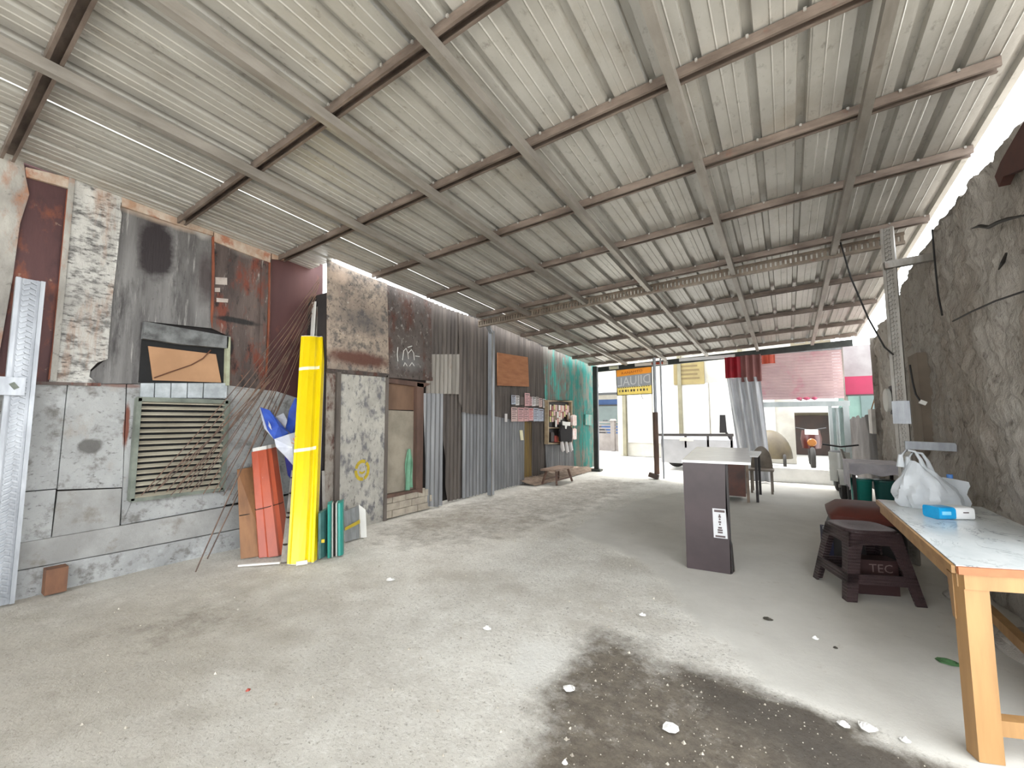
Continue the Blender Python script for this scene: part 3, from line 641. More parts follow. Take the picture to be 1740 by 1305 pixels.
part('plug', MB().box(ony(1568, 684, 5.4), (.05, .03, .035), ry=.5), flat('white_plastic', 226, 224, 218), wc)
# hanging white board and round fitting on the wall
hb_ = thing('hanging_board', onx(1483, 742, 1.24), 'white board hanging on a string at the far end of the rough wall', 'board')
c_ = onx(1482, 716, 1.24); part('board', MB().box(c_, (.05, .35, .42)), mat('dirty_white_board', S(190, 186, 180), S(164, 158, 150), 6, layers=[(S(176, 130, 112), 3, (1, 1, 1), .55, .65, .6)]), hb_)
part('string', MB().tube([c_+Vector((0, 0, .2)), c_+Vector((.08, 0, .48))], .01, 5), mat('straw_string', S(150, 116, 80)), hb_)
lm = thing('round_fitting', onx(1513, 690, 1.14), 'round white wall fitting on a dark backing beside the slotted post', 'wall fitting')
c_ = onx(1514, 680, 1.12); part('disc', MB().lathe(c_, [(.12, .0), (.15, -.015), (.15, -.05), (.13, -.06)], 24, 'x'), MC['white_plastic'], lm, True)
part('backing', MB().box(c_+Vector((.03, -.05, 0)), (.06, .3, .36)), mat('dark_backplate', S(40, 36, 34)), lm)

# ================================================================== BUNDLES AGAINST THE LEFT WALL
def bundle(root, bl, br, tl, tr, prof_, m, name='sheet', thick=.012, steps=4, d0=0.):
    # prof_: (u across, d towards the room) profile swept from the bottom edge to the top edge
    bl, br, tl, tr = map(Vector, (bl, br, tl, tr)); out = Vector((.75, -.55, 0)).normalized()
    n = len(prof_)-1
    def fn(u, v):
        a, d = prof_[int(round(u*n))]
        return lerp(lerp(bl, br, a), lerp(tl, tr, a), v) + out*(d+d0)
    return part(name, MB().sheet(n, steps, fn, -out*thick), m, root)
def F3(px, py, z=0.): return onz(px, py, z)
wd_ = thing('plywood_offcut', F3(430, 948), 'narrow brown plywood board leaning left of the orange metal bundle', 'board')
P = [F3(409, 950), F3(455, 943), onx(433, 793, -4.80), onx(403, 798, -4.80)]
part('board', MB().prism(P, (-.022, .008, 0)), mat('brown_plywood', S(146, 104, 68), S(112, 76, 48), 4, (1, 2, .4), layers=[(S(76, 50, 34), 5, (1, 1, .4), .6, .74, .7)]), wd_)
part('tie_wire', MB().tube([lerp(P[0], P[3], .47)+Vector((.01, 0, 0)), lerp(P[1], P[2], .47)+Vector((.01, 0, 0))], .005, 5), M_crack, wd_)
TR = [(0, 0), (.06, .05), (.30, .055), (.36, .075), (.66, .08), (.72, .055), (.86, .05), (1., -.04)]
ob_ = thing('orange_sheet_bundle', F3(462, 944), 'bundle of orange-red ribbed metal sheets leaning beside the yellow bundle', 'metal sheets')
M_or = mat('orange_red_coated', S(186, 88, 58), S(160, 72, 48), 3, (1, 1, .4), rough=.35, layers=[(S(214, 160, 140), 20, (1, 1, .3), .68, .76, .6)])
M_wback = flat('white_coated_back', 222, 220, 214, rough=.5)
bundle(ob_, F3(439, 946), F3(493, 938), onx(427, 768, -4.72), onx(468, 760, -4.72), TR, M_or, 'sheet')
for i in (1, 2): bundle(ob_, F3(441, 944), F3(492, 937), onx(428, 764-i, -4.74), onx(467, 756-i, -4.74), TR, M_wback, 'inner_sheet', d0=-.018*i)
a_, b_ = lerp(F3(439, 946), onx(427, 768, -4.72), .44), lerp(F3(493, 938), onx(468, 760, -4.72), .46); o_ = Vector((.06, -.05, 0))
part('tie_wire', MB().tube([a_, a_+o_*.8+Vector((0, .02, 0)), lerp(a_, b_, .5)+o_*1.15, b_+o_*.6, b_], .004, 5), M_crack, ob_)
part('roll_end', MB().tube([F3(468, 940)+Vector((0, 0, .02)), F3(478, 936)+Vector((.03, .05, .03))], .03, 10), M_wback, ob_)
yb_ = thing('yellow_sheet_bundle', F3(512, 956), 'tall bundle of bright yellow ribbed metal sheets leaning on the wall', 'metal sheets')
M_ye = mat('yellow_coated', S(236, 208, 8), S(218, 188, 6), 2, (1, 1, .2), rough=.28)
YT = [(0, -.03), (.02, .02), (.10, .03), (.16, .045), (.40, .06), (.62, .055), (.72, .03), (.78, .03), (.84, .05), (.92, .05), (1., -.03)]
BL, BR, TL, TRr = F3(487, 957), F3(538, 952), onx(511, 572, -4.72), onx(552, 574, -4.72)
bundle(yb_, BL, BR, TL, TRr, YT, M_ye, 'sheet', steps=6)
for i in (1, 2, 3): bundle(yb_, lerp(BL, TL, -.004), lerp(BR, TRr, -.004), lerp(BL, TL, 1.0+.006*(i > 1)), lerp(BR, TRr, 1.006), YT, M_wback, 'inner_sheet', d0=-.016*i)
for t in (.825, .44):
    a_, b_ = lerp(BL, TL, t), lerp(BR, TRr, t); ov = Vector((.75, -.55, 0)).normalized()
    def tf(u, v, a_=a_, b_=b_): 
        i = u*(len(YT)-3); k_ = int(round(i)); uu, d = YT[min(k_, len(YT)-1)]
        return lerp(a_, b_, uu)+ov*(d+.004)+Vector((0, 0, .035*(v-.5)+.02*u))
    part('tape', MB().sheet(len(YT)-3, 1, tf, -ov*.003), flat('clear_tape', 240, 236, 190, rough=.2), yb_)
st = thing('white_stud', F3(530, 945), 'white channel stud standing up behind the yellow bundle', 'stud')
p0, p1 = Vector((-4.80, 2.84, 0)), onx(534, 513, -4.86)
part('web', MB().bar(p0, p1, .07, .012, (0, 1, 0)), M_wback, st); part('flange', MB().bar(p0+Vector((.02, .03, 0)), p1+Vector((.02, .03, 0)), .012, .04), M_galvd, st)
s2 = thing('grey_channel_strip', F3(484, 958), 'grey slotted channel strip leaning along the left side of the yellow bundle', 'metal strip')
p0, p1 = F3(482, 956), onx(503, 770, -4.58)
part('strip', MB().bar(p0, p1, .05, .02), M_galvd, s2); part('lip', MB().bar(p0+Vector((.03, .03, 0)), p1+Vector((.03, .03, 0)), .012, .03), M_wback, s2)
for i, t in enumerate((.15, .38, .42, .6, .75)): part('slot', MB().box(lerp(p0, p1, t)+Vector((.012, -.012, 0)), (.03, .03, .012)), M_crack, s2)
for i, (px, top, lab) in enumerate(((541, 745, 'thin pale strip standing just right of the yellow bundle'), (549, 800, 'short thin grey strip standing by the corner of the panels'))):
    one('metal_strip', MB().bar((-4.42+.03*i, 2.80+.07*i, 0), onx(px, top, -4.58), .03, .01), M_galvd, lab, 'metal strip')
tb = thing('teal_sheet_bundle', F3(570, 944), 'short bundle of teal and white metal sheets standing on the floor', 'metal sheets')
M_te = mat('teal_coated', S(44, 150, 138), S(34, 122, 112), 3, (1, 1, .3), rough=.35)
zt = .50
b0, b1 = F3(556, 947), F3(584, 941)
def up(v, h): return Vector((v.x-.06, v.y+.02, h))
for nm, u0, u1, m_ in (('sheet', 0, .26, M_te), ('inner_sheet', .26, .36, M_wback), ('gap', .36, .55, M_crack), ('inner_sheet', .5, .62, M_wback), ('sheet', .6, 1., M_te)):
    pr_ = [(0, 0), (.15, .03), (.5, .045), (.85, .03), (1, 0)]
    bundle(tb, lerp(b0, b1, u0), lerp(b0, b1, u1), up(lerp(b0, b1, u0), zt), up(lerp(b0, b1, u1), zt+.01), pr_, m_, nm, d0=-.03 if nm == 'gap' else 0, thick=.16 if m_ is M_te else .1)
t2 = thing('dark_teal_bundle', F3(548, 950), 'dark teal sheet bundle squeezed between the yellow and the teal bundle', 'metal sheets')
b0, b1 = F3(541, 950), F3(555, 944)
bundle(t2, b0, b1, up(b0, .42), up(b1, .44), [(0, 0), (.3, .02), (.7, .02), (1, 0)], mat('dark_teal', S(70, 112, 108), S(44, 78, 76), 5), 'sheet', thick=.12)
part('label_sticker', MB().box(lerp(b0, b1, .5)+Vector((.012, -.01, .16)), (.012, .03, .03), rz=R(-36)), M_yel, t2)
gb = thing('grey_sheet_stack', F3(602, 918), 'grey metal sheet stack with yellow tape at the foot of the stencilled panel', 'metal sheets')
b0, b1 = F3(586, 921), F3(611, 914)
bundle(gb, b0, b1, up(b0, .32), up(b1, .35), [(0, 0), (.25, .012), (.5, .0), (.75, .012), (1, 0)], mat('grey_coated', S(140, 142, 142), S(116, 118, 118), 8, (3, 3, .3), rough=.4), 'sheet', thick=.05)
part('tape', MB().prism([lerp(b0, b1, 0)+Vector((.02, -.015, .13)), lerp(b0, b1, 1)+Vector((.02, -.015, .17)), lerp(b0, b1, 1)+Vector((.015, -.015, .21)), lerp(b0, b1, 0)+Vector((.015, -.015, .16))], (.004, -.003, 0)), M_yel, gb)
part('white_edge', MB().prism([b1+Vector((.01, .01, 0)), b1+Vector((.05, .06, 0)), up(b1, .30)+Vector((.05, .06, 0)), up(b1, .36)], (-.03, .02, 0)), M_wback, gb)
# blue and white tarpaulin stuffed behind the bundles
tp = thing('tarpaulin', onx(480, 850, -4.7)*1.0, 'crumpled blue and white tarpaulin stuffed behind the yellow and orange bundles', 'tarpaulin')
M_blue = mat('blue_tarp', S(52, 86, 178), S(34, 58, 140), 6, rough=.35); M_wt = mat('white_tarp', S(200, 204, 214), S(168, 172, 188), 6, rough=.4)
def facet(L, m, nm, seed):
    mb = MB(); pts = [onx(px, py, x) for px, py, x in L]; c = sum(pts, Vector())/len(pts); c.x += .08
    n_ = len(pts)
    mb.add(pts+[c]+[p+Vector((-.012, 0, 0)) for p in pts]+[c+Vector((-.012, 0, 0))], [(i, (i+1) % n_, n_) for i in range(n_)]+[((i+1) % n_+n_+1, i+n_+1, 2*n_+1) for i in range(n_)]+[((i+1) % n_, i, i+n_+1, (i+1) % n_+n_+1) for i in range(n_)])
    part(nm, mb, m, tp)
facet([(443, 692, -4.55), (458, 697, -4.52), (474, 716, -4.5), (491, 736, -4.5), (480, 742, -4.48), (466, 746, -4.5), (455, 730, -4.55)], M_blue, 'blue_fold', 1)
facet([(442, 693, -4.6), (452, 712, -4.56), (466, 746, -4.53), (462, 742, -4.55), (450, 728, -4.6), (445, 708, -4.62)], M_wt, 'white_hem', 2)
facet([(486, 728, -4.6), (492, 698, -4.62), (502, 676, -4.62), (512, 682, -4.6), (514, 730, -4.55), (495, 737, -4.53)], M_blue, 'blue_fold', 3)
facet([(470, 708, -4.62), (482, 702, -4.63), (488, 720, -4.6), (485, 727, -4.58)], M_wt, 'white_fold', 4)
facet([(467, 746, -4.48), (490, 738, -4.46), (508, 733, -4.48), (510, 780, -4.45), (500, 792, -4.45), (482, 772, -4.45), (470, 760, -4.47)], M_wt, 'white_fold', 5)
facet([(484, 774, -4.5), (502, 793, -4.48), (510, 800, -4.5), (506, 830, -4.55), (490, 808, -4.55)], mat('navy_tarp', S(36, 48, 120), S(26, 34, 90), 6, rough=.4), 'navy_fold', 6)
mb = MB(); c_ = onx(501, 756, -4.38)
for i in range(7): a = i*math.pi/6-.3; mb.bar(c_+Vector((.035, .02*math.cos(a), .02*math.sin(a)*1.5)), c_+Vector((.035, .06*math.cos(a), .10*math.sin(a))), .012, .004)
part('orange_print', mb, mat('orange_print', S(206, 120, 84)), tp)
# thin rods fanning out over the louvre
M_rod = mat('thin_rusty_rod', S(118, 92, 76), S(74, 60, 54), 9, rough=.6)
def rod(L, r=.0045):
    one('thin_rod', MB().tube(L, r, 5), M_rod, 'thin rusty rod in the fan of rods leaning across the louvred vent', 'rod', 'fan of thin rods')
tops = [(545, 470), (543, 480), (540, 490), (538, 500), (535, 512), (532, 520), (530, 532), (527, 545), (524, 556), (520, 566), (518, 575), (516, 585), (544, 475), (537, 506), (526, 550), (541, 486)]
feet = [(240, 842), (262, 838), (283, 836), (305, 838), (325, 836), (345, 840), (362, 838), (300, 828), (270, 830), (380, 842), (395, 850), (250, 835), (318, 832), (335, 830), (290, 842), (372, 836)]
for i, (t, f) in enumerate(zip(tops, feet)):
    a, b = onx(t[0], t[1], -4.86), onx(f[0], f[1], -4.90+.012*(i % 4)); m_ = lerp(a, b, .5)+Vector((.05, 0, -.06))
    rod([a, lerp(a, m_, .5)+Vector((.02, 0, -.02)), m_, lerp(m_, b, .5)+Vector((.01, 0, -.02)), b])
for t, f in (((480, 640), (332, 972)), ((492, 655), (352, 950)), ((470, 690), (372, 915))):
    a, b = onx(t[0], t[1], -4.84), F3(f[0], f[1]); rod([a, lerp(a, b, .5)+Vector((-.03, 0, -.04)), lerp(a, b, .85)+Vector((-.02, 0, -.02)), b], .006)
one('wood_block', MB().bx(-4.935, -4.83, .82, .94, 0, .19), mat('brown_wood_block', S(126, 86, 60), S(96, 64, 46), 8, (1, 1, .4)), 'small brown wooden block standing against the plinth', 'wood block')
one('white_strip', MB().bar(F3(405, 963)+Vector((0, 0, .012)), F3(476, 958)+Vector((0, 0, .012)), .03, .016), M_wback, 'thin white strip lying on the floor before the orange bundle', 'strip')
one('white_tube_end', MB().tube([F3(503, 962)+Vector((0, 0, .02)), F3(522, 959)+Vector((0, 0, .02))], .02, 10), M_wback, 'short white tube on the floor under the yellow bundle', 'tube', smooth=True)

# ================================================================== ON THE CORRUGATED WALL
XW = -4.655
def wallpanel(name, poly, x, m, thick, label, cat, group=None):
    P = [onx(px, py, x) for px, py in poly]; mb = MB().prism(P, (-thick, 0, 0)); return one(name, mb, m, label, cat, group)
wallpanel('plywood_board', [(846, 599), (871, 603), (897, 607), (899, 657), (872, 656), (846, 655)], XW+.05, mat('orange_plywood', S(168, 112, 74), S(146, 94, 60), 5, (1, .6, 3), rough=.75), .02, 'orange-brown plywood sheet fixed high on the dark corrugated wall', 'board')
PC = {'b': (176, 182, 196), 'w': (216, 212, 210), 'd': (112, 98, 92), 'p': (212, 166, 166), 'q': (206, 178, 172), 'g': (186, 176, 170)}
papers = [(62, 215, 110, 325, 'b', 'pale blue sheet at the left end of the upper paper row'), (112, 218, 155, 335, 'w', 'white sheet second in the upper paper row'), (165, 235, 208, 330, 'd', 'dark brown photo sheet in the upper paper row'),
 (218, 190, 276, 345, 'p', 'large pink sheet standing above the rest of the upper row'), (280, 235, 301, 340, 'p', 'narrow pink sheet right of the large pink one'), (303, 235, 346, 345, 'w', 'white sheet right of the narrow pink one in the upper row'),
 (349, 235, 381, 340, 'g', 'greyish sheet third from the right in the upper row'), (386, 250, 421, 355, 'q', 'pink-white sheet second from the right in the upper row'), (431, 258, 463, 365, 'w', 'small white sheet at the right end of the upper row'),
 (60, 355, 134, 525, 'q', 'printed beige sheet at the left end of the lower paper row'), (139, 360, 206, 525, 'p', 'pink sheet second in the lower paper row'), (210, 358, 262, 522, 'p', 'pink sheet with a dark heading third in the lower row'),
 (265, 365, 318, 515, 'p', 'red-marked pink sheet fourth in the lower row'), (321, 365, 379, 522, 'b', 'pale blue sheet fifth in the lower row'), (382, 375, 438, 522, 'b', 'pale blue sheet sixth in the lower row'), (451, 380, 491, 525, 'w', 'white sheet at the right end of the lower row beside the rack')]
for i, (a, b, c, d, k_, lab) in enumerate(papers):
    x = XW+.02+.002*(i % 3); f = lambda u, v: onx(860+u/6.87, 640+v/6.87, x)
    pt = thing('paper_sheet', f((a+c)/2, d), lab, 'paper', 'papers pinned on the corrugated wall')
    P = [f(a, b), f(c, b+5), f(c, d-2), f(a, d)]; part('page', MB().prism(P, (-.003, 0, 0)), flat('paper_%s' % k_, *PC[k_], rough=.8), pt)
    mb = MB()
    for r_ in range(6):
        t = .12+.13*r_; y0, y1, z = lerp(P[0], P[1], .12), lerp(P[0], P[1], .88-.2*(r_ % 2)), 0
        dz = lerp(P[0], P[3], t)-P[0]; mb.bar(y0+dz+Vector((.0015, 0, 0)), y1+dz+Vector((.0015, 0, 0)), .002, .022 if r_ == 0 else .011)
    part('print', mb, mat('dark_print' if i not in (12,) else 'red_print', S(98, 84, 84) if i != 12 else S(176, 60, 60)), pt)
wallpanel('white_tag', [(858, 703), (862, 703), (862, 717), (858, 717)], XW+.03, MC['paper_w'], .004, 'small white tag left of the lower paper row', 'tag')
wallpanel('cream_tag', [(884, 731), (888, 731), (890, 748), (886, 748)], XW+.02, flat('cream_paper', 232, 226, 190), .02, 'cream coloured strip hanging below the papers by the yellow sheet', 'tag')
# shelf rack with hanging sachets
XR_ = XW+.05
rk = thing('wall_rack', onx(931, 755, XR_), 'shallow wooden wall rack filled with hanging sachets', 'rack')
M_rw = mat('raw_rack_wood', S(168, 148, 118), S(138, 118, 92), 8)
def rq(a, b, c, d, x, th, m, nm): 
    f = lambda u, v: onx(860+u/6.87, 640+v/6.87, x); part(nm, MB().prism([f(a, b), f(c, b+(c-a)*.09), f(c, d-(c-a)*.06), f(a, d)], (-th, 0, 0)), m, rk)
rq(490, 280, 770, 785, XR_-.04, .02, mat('dark_rack_back', S(48, 40, 38), S(34, 30, 30), 4), 'back')
rq(488, 272, 775, 296, XR_+.06, .1, M_rw, 'top_board'); rq(490, 768, 772, 790, XR_+.06, .1, M_rw, 'bottom_board'); rq(488, 280, 500, 785, XR_+.05, .09, M_rw, 'side_board'); rq(762, 300, 775, 770, XR_+.05, .09, M_rw, 'side_board'); rq(500, 590, 640, 606, XR_+.05, .09, M_rw, 'shelf')
SCOL = [(206, 150, 140), (222, 206, 190), (150, 74, 66), (196, 186, 120), (214, 170, 168), (120, 96, 70), (232, 226, 220)]
k_ = 0
for cx_ in (520, 545, 566, 586, 606, 626, 646, 666, 686, 704, 722, 738):
    n_ = 3 if cx_ < 640 else 2
    c3 = SCOL[k_ % 7]; k_ += 1
    f = lambda u, v: onx(860+u/6.87, 640+v/6.87, XR_+.02+.006*(k_ % 3))
    tt = 320+((cx_*7) % 23); ln = 60+((cx_*13) % 30)
    sc_ = thing('sachet_strip', f(cx_, tt+n_*ln), 'strip of small pink and cream sachets hanging in the wall rack', 'sachets', 'sachet strips in the wall rack')
    for j in range(n_):
        P = [f(cx_-8, tt+j*ln), f(cx_+8, tt+j*ln+2), f(cx_+8, tt+j*ln+ln-6), f(cx_-8, tt+j*ln+ln-6)]
        part('sachet', MB().prism(P, (-.012, 0, 0)), flat('sachet_%d' % ((k_+j) % 7), *SCOL[(k_+j) % 7], rough=.35), sc_)
f = lambda u, v, x=XR_+.12: onx(860+u/6.87, 640+v/6.87, x)
for i, (a, b, c, d, lab) in enumerate(((525, 650, 560, 760, 'dark packet at the left of the rack floor'), (565, 690, 600, 765, 'red packet in the middle of the rack floor'), (603, 700, 632, 765, 'orange packet at the right of the rack floor'))):
    one('packet', MB().prism([f(a, b, XR_+.03), f(c, b, XR_+.03), f(c, d, XR_+.03), f(a, d, XR_+.03)], (-.04, 0, 0)), flat('packet_%d' % i, *((58, 44, 42), (150, 60, 52), (206, 130, 90))[i]), lab, 'packet', 'packets in the wall rack')
bs = thing('black_garment', f(705, 760), 'black garment with a white collar hanging on the front of the wall rack', 'garment')
part('body', MB().prism([f(668, 565), f(748, 572), f(772, 600), f(770, 758), f(640, 758), f(632, 640), f(648, 600)], (-.05, 0, 0)), flat('black_cloth', 26, 22, 24, rough=.9), bs)
part('collar', MB().prism([f(662, 520, XR_+.13), f(700, 528, XR_+.13), f(750, 530, XR_+.13), f(748, 575, XR_+.13), f(712, 572, XR_+.13), f(704, 610, XR_+.13), f(692, 606, XR_+.13), f(690, 572, XR_+.13), f(664, 566, XR_+.13)], (-.02, 0, 0)), MC['white_plastic'], bs)
for i, (a, b, c, d, lab) in enumerate(((640, 760, 672, 875, 'left one of three white gloves dangling under the rack'), (690, 762, 722, 890, 'middle one of three white gloves dangling under the rack'), (738, 765, 770, 870, 'right one of three white gloves dangling under the rack'))):
    one('white_glove', MB().tube([f((a+c)/2-6, b), f((a+c)/2, (b+d)/2), f((a+c)/2+10, d-12), f((a+c)/2+4, d)], [.035, .05, .045, .02], 8), MC['paper_w'], lab, 'glove', 'white gloves under the rack', smooth=True)
for i, (a, b, c, d, lab) in enumerate(((778, 445, 824, 575, 'pink and white pouch hanging right of the rack, upper one'), (780, 600, 824, 735, 'pink and white pouch hanging right of the rack, lower one'))):
    one('pouch', MB().prism([f(a, b+12), f((a+c)/2, b), f(c, b+12), f(c, d-6), f((a+c)/2, d), f(a, d-10)], (-.06, 0, 0)), mat('pouch_pink', S(216, 176, 168), S(232, 226, 220), 9, rough=.4), lab, 'pouch', 'pouches beside the rack')
sw = wallpanel('teal_box', [(995, 704), (1006, 705), (1006, 723), (995, 722)], XW+.03, M_cteal, .06, 'small teal junction box on the teal corrugated wall', 'box')
# low bench
bn = thing('low_bench', (-4.2, 8.15, 0), 'low wooden bench with splayed legs below the wall rack', 'bench')
M_bw = mat('dark_bench_wood', S(112, 84, 70), S(84, 62, 54), 9)
part('top', MB().box((-4.2, 8.2, .30), (.36, .85, .035)), mat('bench_top', S(150, 128, 112), S(120, 98, 84), 8), bn)
for sx in (-1, 1):
    for sy in (-1, 1): part('leg', MB().bar((-4.2+sx*.11, 8.2+sy*.28, .285), (-4.2+sx*.17, 8.2+sy*.37, 0), .035), M_bw, bn)
part('stretcher', MB().bar((-4.05, 7.88, .09), (-4.05, 8.52, .09), .025), M_bw, bn); part('stretcher', MB().bar((-4.34, 7.88, .09), (-4.34, 8.52, .09), .025), M_bw, bn)

# ================================================================== TABLE AT THE RIGHT
tbx = thing('marble_table', (.8, 3.4, 0), 'long wooden table with a white marble patterned top along the rough wall', 'table')
gm = N('white_marble_laminate')
wv = gm.n('ShaderNodeTexNoise'); wv.inputs['Scale'].default_value = 2.2; wv.inputs['Detail'].default_value = 9; wv.inputs['Roughness'].default_value = .62; wv.inputs['Distortion'].default_value = 1.6
gm.link(gm.mapping((2.4, 1., 1.)), wv.inputs['Vector'])
sb = gm.n('ShaderNodeMath', operation='SUBTRACT'); gm.link(wv.outputs[0], sb.inputs[0]); sb.inputs[1].default_value = .5
ab = gm.n('ShaderNodeMath', operation='ABSOLUTE'); gm.link(sb.outputs[0], ab.inputs[0])
vein = gm.ramp(ab.outputs[0], .0, .022, (1, 1, 1, 1), (0, 0, 0, 1))
msk = gm.ramp(gm.noise(3, (1, 1, 1), 4, .6, 3), .42, .62)
mm = gm.n('ShaderNodeMath', operation='MULTIPLY'); gm.link(vein, mm.inputs[0]); gm.link(msk, mm.inputs[1])
basec = gm.ramp(gm.noise(4, (2, 1, 1), 5, .6, 6), .3, .7, S(222, 226, 226), S(200, 206, 208))
gm.link(gm.mix(mm.outputs[0], basec, S(84, 88, 92), .85), gm.b.inputs['Base Color']); gm.b.inputs['Roughness'].default_value = .22
M_wood = mat('varnished_pine', S(166, 128, 82), S(140, 104, 64), 3, (3, 3, .35), rough=.45, layers=[(S(140, 90, 44), 12, (2, 2, .4), .62, .74, .6)])
M_edge = mat('red_brown_edge', S(170, 106, 68), S(146, 88, 54), 6)
TP = [(.555, 2.49), (1.09, 2.70), (1.09, 4.22), (.545, 4.19)]
part('top', MB().prism([(x, y, .735) for x, y in TP], (0, 0, .018)), gm.m, tbx, label='white marble patterned top')
part('edge_trim', MB().bar((.556, 2.482, .735), (1.09, 2.692, .735), .012, .03), M_edge, tbx)
part('edge_trim', MB().bar((.546, 2.49, .735), (.538, 4.19, .735), .012, .03), M_wood, tbx)
part('edge_trim', MB().bar((.545, 4.196, .735), (1.09, 4.226, .735), .012, .03), M_edge, tbx)
part('apron', MB().bar((.57, 2.505, .69), (1.08, 2.706, .69), .03, .06), M_wood, tbx)
part('apron', MB().bar((.575, 2.52, .69), (.565, 4.17, .69), .03, .06), M_wood, tbx)
part('apron', MB().bar((1.07, 2.72, .69), (1.07, 4.2, .69), .03, .06), M_wood, tbx)
def leg4(x, y, rz):
    mb = MB().box((x, y, .36), (.085, .06, .72), rz=rz); part('leg', mb, M_wood, tbx)
leg4(.603, 2.54, R(21)); leg4(1.03, 2.73, R(21)); leg4(1.02, 4.15, 0)
part('stretcher', MB().bar((.62, 2.56, .125), (1.04, 2.735, .125), .05, .06), M_wood, tbx)
part('stretcher', MB().bar((1.03, 2.74, .125), (1.03, 4.15, .125), .05, .06), M_wood, tbx)
part('corner_brace', MB().prism([(.552, 2.62, .70), (.552, 2.58, .52), (.552, 2.545, .52), (.552, 2.545, .70)], (.02, 0, 0)), M_wood, tbx)
# plastic bag
pbg = thing('plastic_bag', (.79, 4.0, .753), 'white plastic carrier bag with knotted handles standing on the marble table', 'bag')
gp = N('thin_white_plastic'); gp.b.inputs['Base Color'].default_value = S(226, 230, 234); gp.b.inputs['Roughness'].default_value = .3
gp.b.inputs['Alpha'].default_value = .82; gp.b.inputs['Subsurface Weight'].default_value = .0
tl = gp.n('ShaderNodeBsdfTranslucent'); tl.inputs[0].default_value = S(236, 240, 244); mxs = gp.n('ShaderNodeMixShader'); mxs.inputs[0].default_value = .35
outn = gp.t.nodes['Material Output']; gp.link(gp.b.outputs[0], mxs.inputs[1]); gp.link(tl.outputs[0], mxs.inputs[2]); gp.link(mxs.outputs[0], outn.inputs[0])
bpn = gp.n('ShaderNodeBump'); gp.link(gp.noise(16, (1, 1, .5), 4, .55), bpn.inputs['Height']); bpn.inputs['Strength'].default_value = .6; bpn.inputs['Distance'].default_value = .02; gp.link(bpn.outputs[0], gp.b.inputs['Normal'])
def bagfn(u, v):
    a = u*2*math.pi; h = .27*v
    rx = (.175, .185, .18, .165, .14, .11, .075, .035)[min(7, int(v*7.99))]
    v7 = v*7; i = min(6, int(v7)); rr = (.165, .182, .178, .162, .138, .108, .078, .04); rx = lerp(rr[i], rr[i+1], v7-i)
    cr = 1+.16*math.sin(5*a+4*v)*v+.08*math.sin(9*a-7*v)+.10*nz((math.cos(a)*2, math.sin(a)*2, v*4), 1.6)
    x = rx*cr*math.cos(a); y = rx*.72*cr*math.sin(a)
    pk = .07*max(0, math.cos(a-R(200)))*v + .05*max(0, math.cos(a-R(10)))**3*v*(1-v)*2
    ang = R(28); xx = x*math.cos(ang)-y*math.sin(ang); yy = x*math.sin(ang)+y*math.cos(ang)
    return (.79+xx-.06*v*math.cos(R(28)), 4.0+yy-.06*v*math.sin(R(28)), .757+h+pk*.6)
part('body', MB().grid(40, 18, bagfn), gp.m, pbg, True)
for s_ in (0, 1):
    c_ = Vector((.70+.045*s_, 3.95+.05*s_, 1.055-.015*s_)); dx = Vector((.88, .47, 0))*.055
    part('handle', MB().tube([c_-dx*1.2+Vector((0, 0, -.03)), c_-dx*1.1+Vector((0, 0, .05)), c_-dx*.3+Vector((0, 0, .085)), c_+dx*.6+Vector((0, 0, .075)), c_+dx*1.2+Vector((0, 0, .02)), c_+dx*1.5+Vector((0, 0, -.05))], [.022, .012, .008, .008, .011, .02], 8), gp.m, pbg, True)
def flapfn(u, v): return (.86+.14*u+.01*math.sin(v*9), 4.02+.07*u+.03*math.sin(u*3)*v, .76+(.20-.03*u)*v)
part('side_gusset', MB().sheet(6, 6, flapfn, (.004, -.004, 0)), gp.m, pbg, True)
bt_ = thing('water_bottle', (.93, 4.14, .753), 'clear plastic bottle with a blue top half hidden behind the plastic bag', 'bottle')
part('bottle_body', MB().lathe((.93, 4.14, .754), [(.028, 0), (.032, .01), (.032, .14), (.014, .18), (.014, .19)], 16), mat('clear_bottle', S(210, 220, 228), S(200, 212, 222), 5, rough=.1, alpha=.5), bt_, True)
part('screw_top', MB().lathe((.93, 4.14, .942), [(.017, 0), (.017, .025), (.015, .028)], 14), flat('blue_plastic', 80, 130, 200), bt_, True)
# tissue pack
tx = thing('tissue_pack', (.80, 3.62, .753), 'blue and white soft tissue pack lying on the marble table', 'tissue pack')
an = R(30); ex = Vector((math.cos(an), math.sin(an), 0)); ey = Vector((-math.sin(an), math.cos(an), 0)); c0_ = Vector((.795, 3.63, .753))
def tpack(x0, x1, m, nm):
    mb = MB()
    def fn(u, v):
        a = v*2*math.pi; sg = lambda t: math.copysign(abs(t)**.35, t)
        return c0_+ex*lerp(x0, x1, u)+ey*(.055*sg(math.cos(a)))+Vector((0, 0, .037+.036*sg(math.sin(a))))
    mb.grid(3, 20, fn)
    for u in (0, 1): k0 = len(mb.v); mb.v += [tuple(fn(u, j/20)) for j in range(20)]; mb.f.append(tuple(range(k0, k0+20)))
    part(nm, mb, m, tx, True)
M_tb = mat('cyan_blue_wrap', S(30, 160, 216), S(20, 140, 200), 8, rough=.3)
tpack(-.10, -.005, M_tb, 'blue_wrap'); tpack(-.005, .10, flat('white_wrap', 236, 236, 236, rough=.35), 'white_wrap')
part('print', MB().box(c0_+ex*.05+ey*-.056+Vector((0, 0, .045)), (.03, .003, .006), rz=an), MC['dark_print'], tx)
part('print', MB().box(c0_+ex*-.06+ey*-.056+Vector((0, 0, .04)), (.05, .003, .02), rz=an), flat('pale_blue_print', 130, 205, 235), tx)

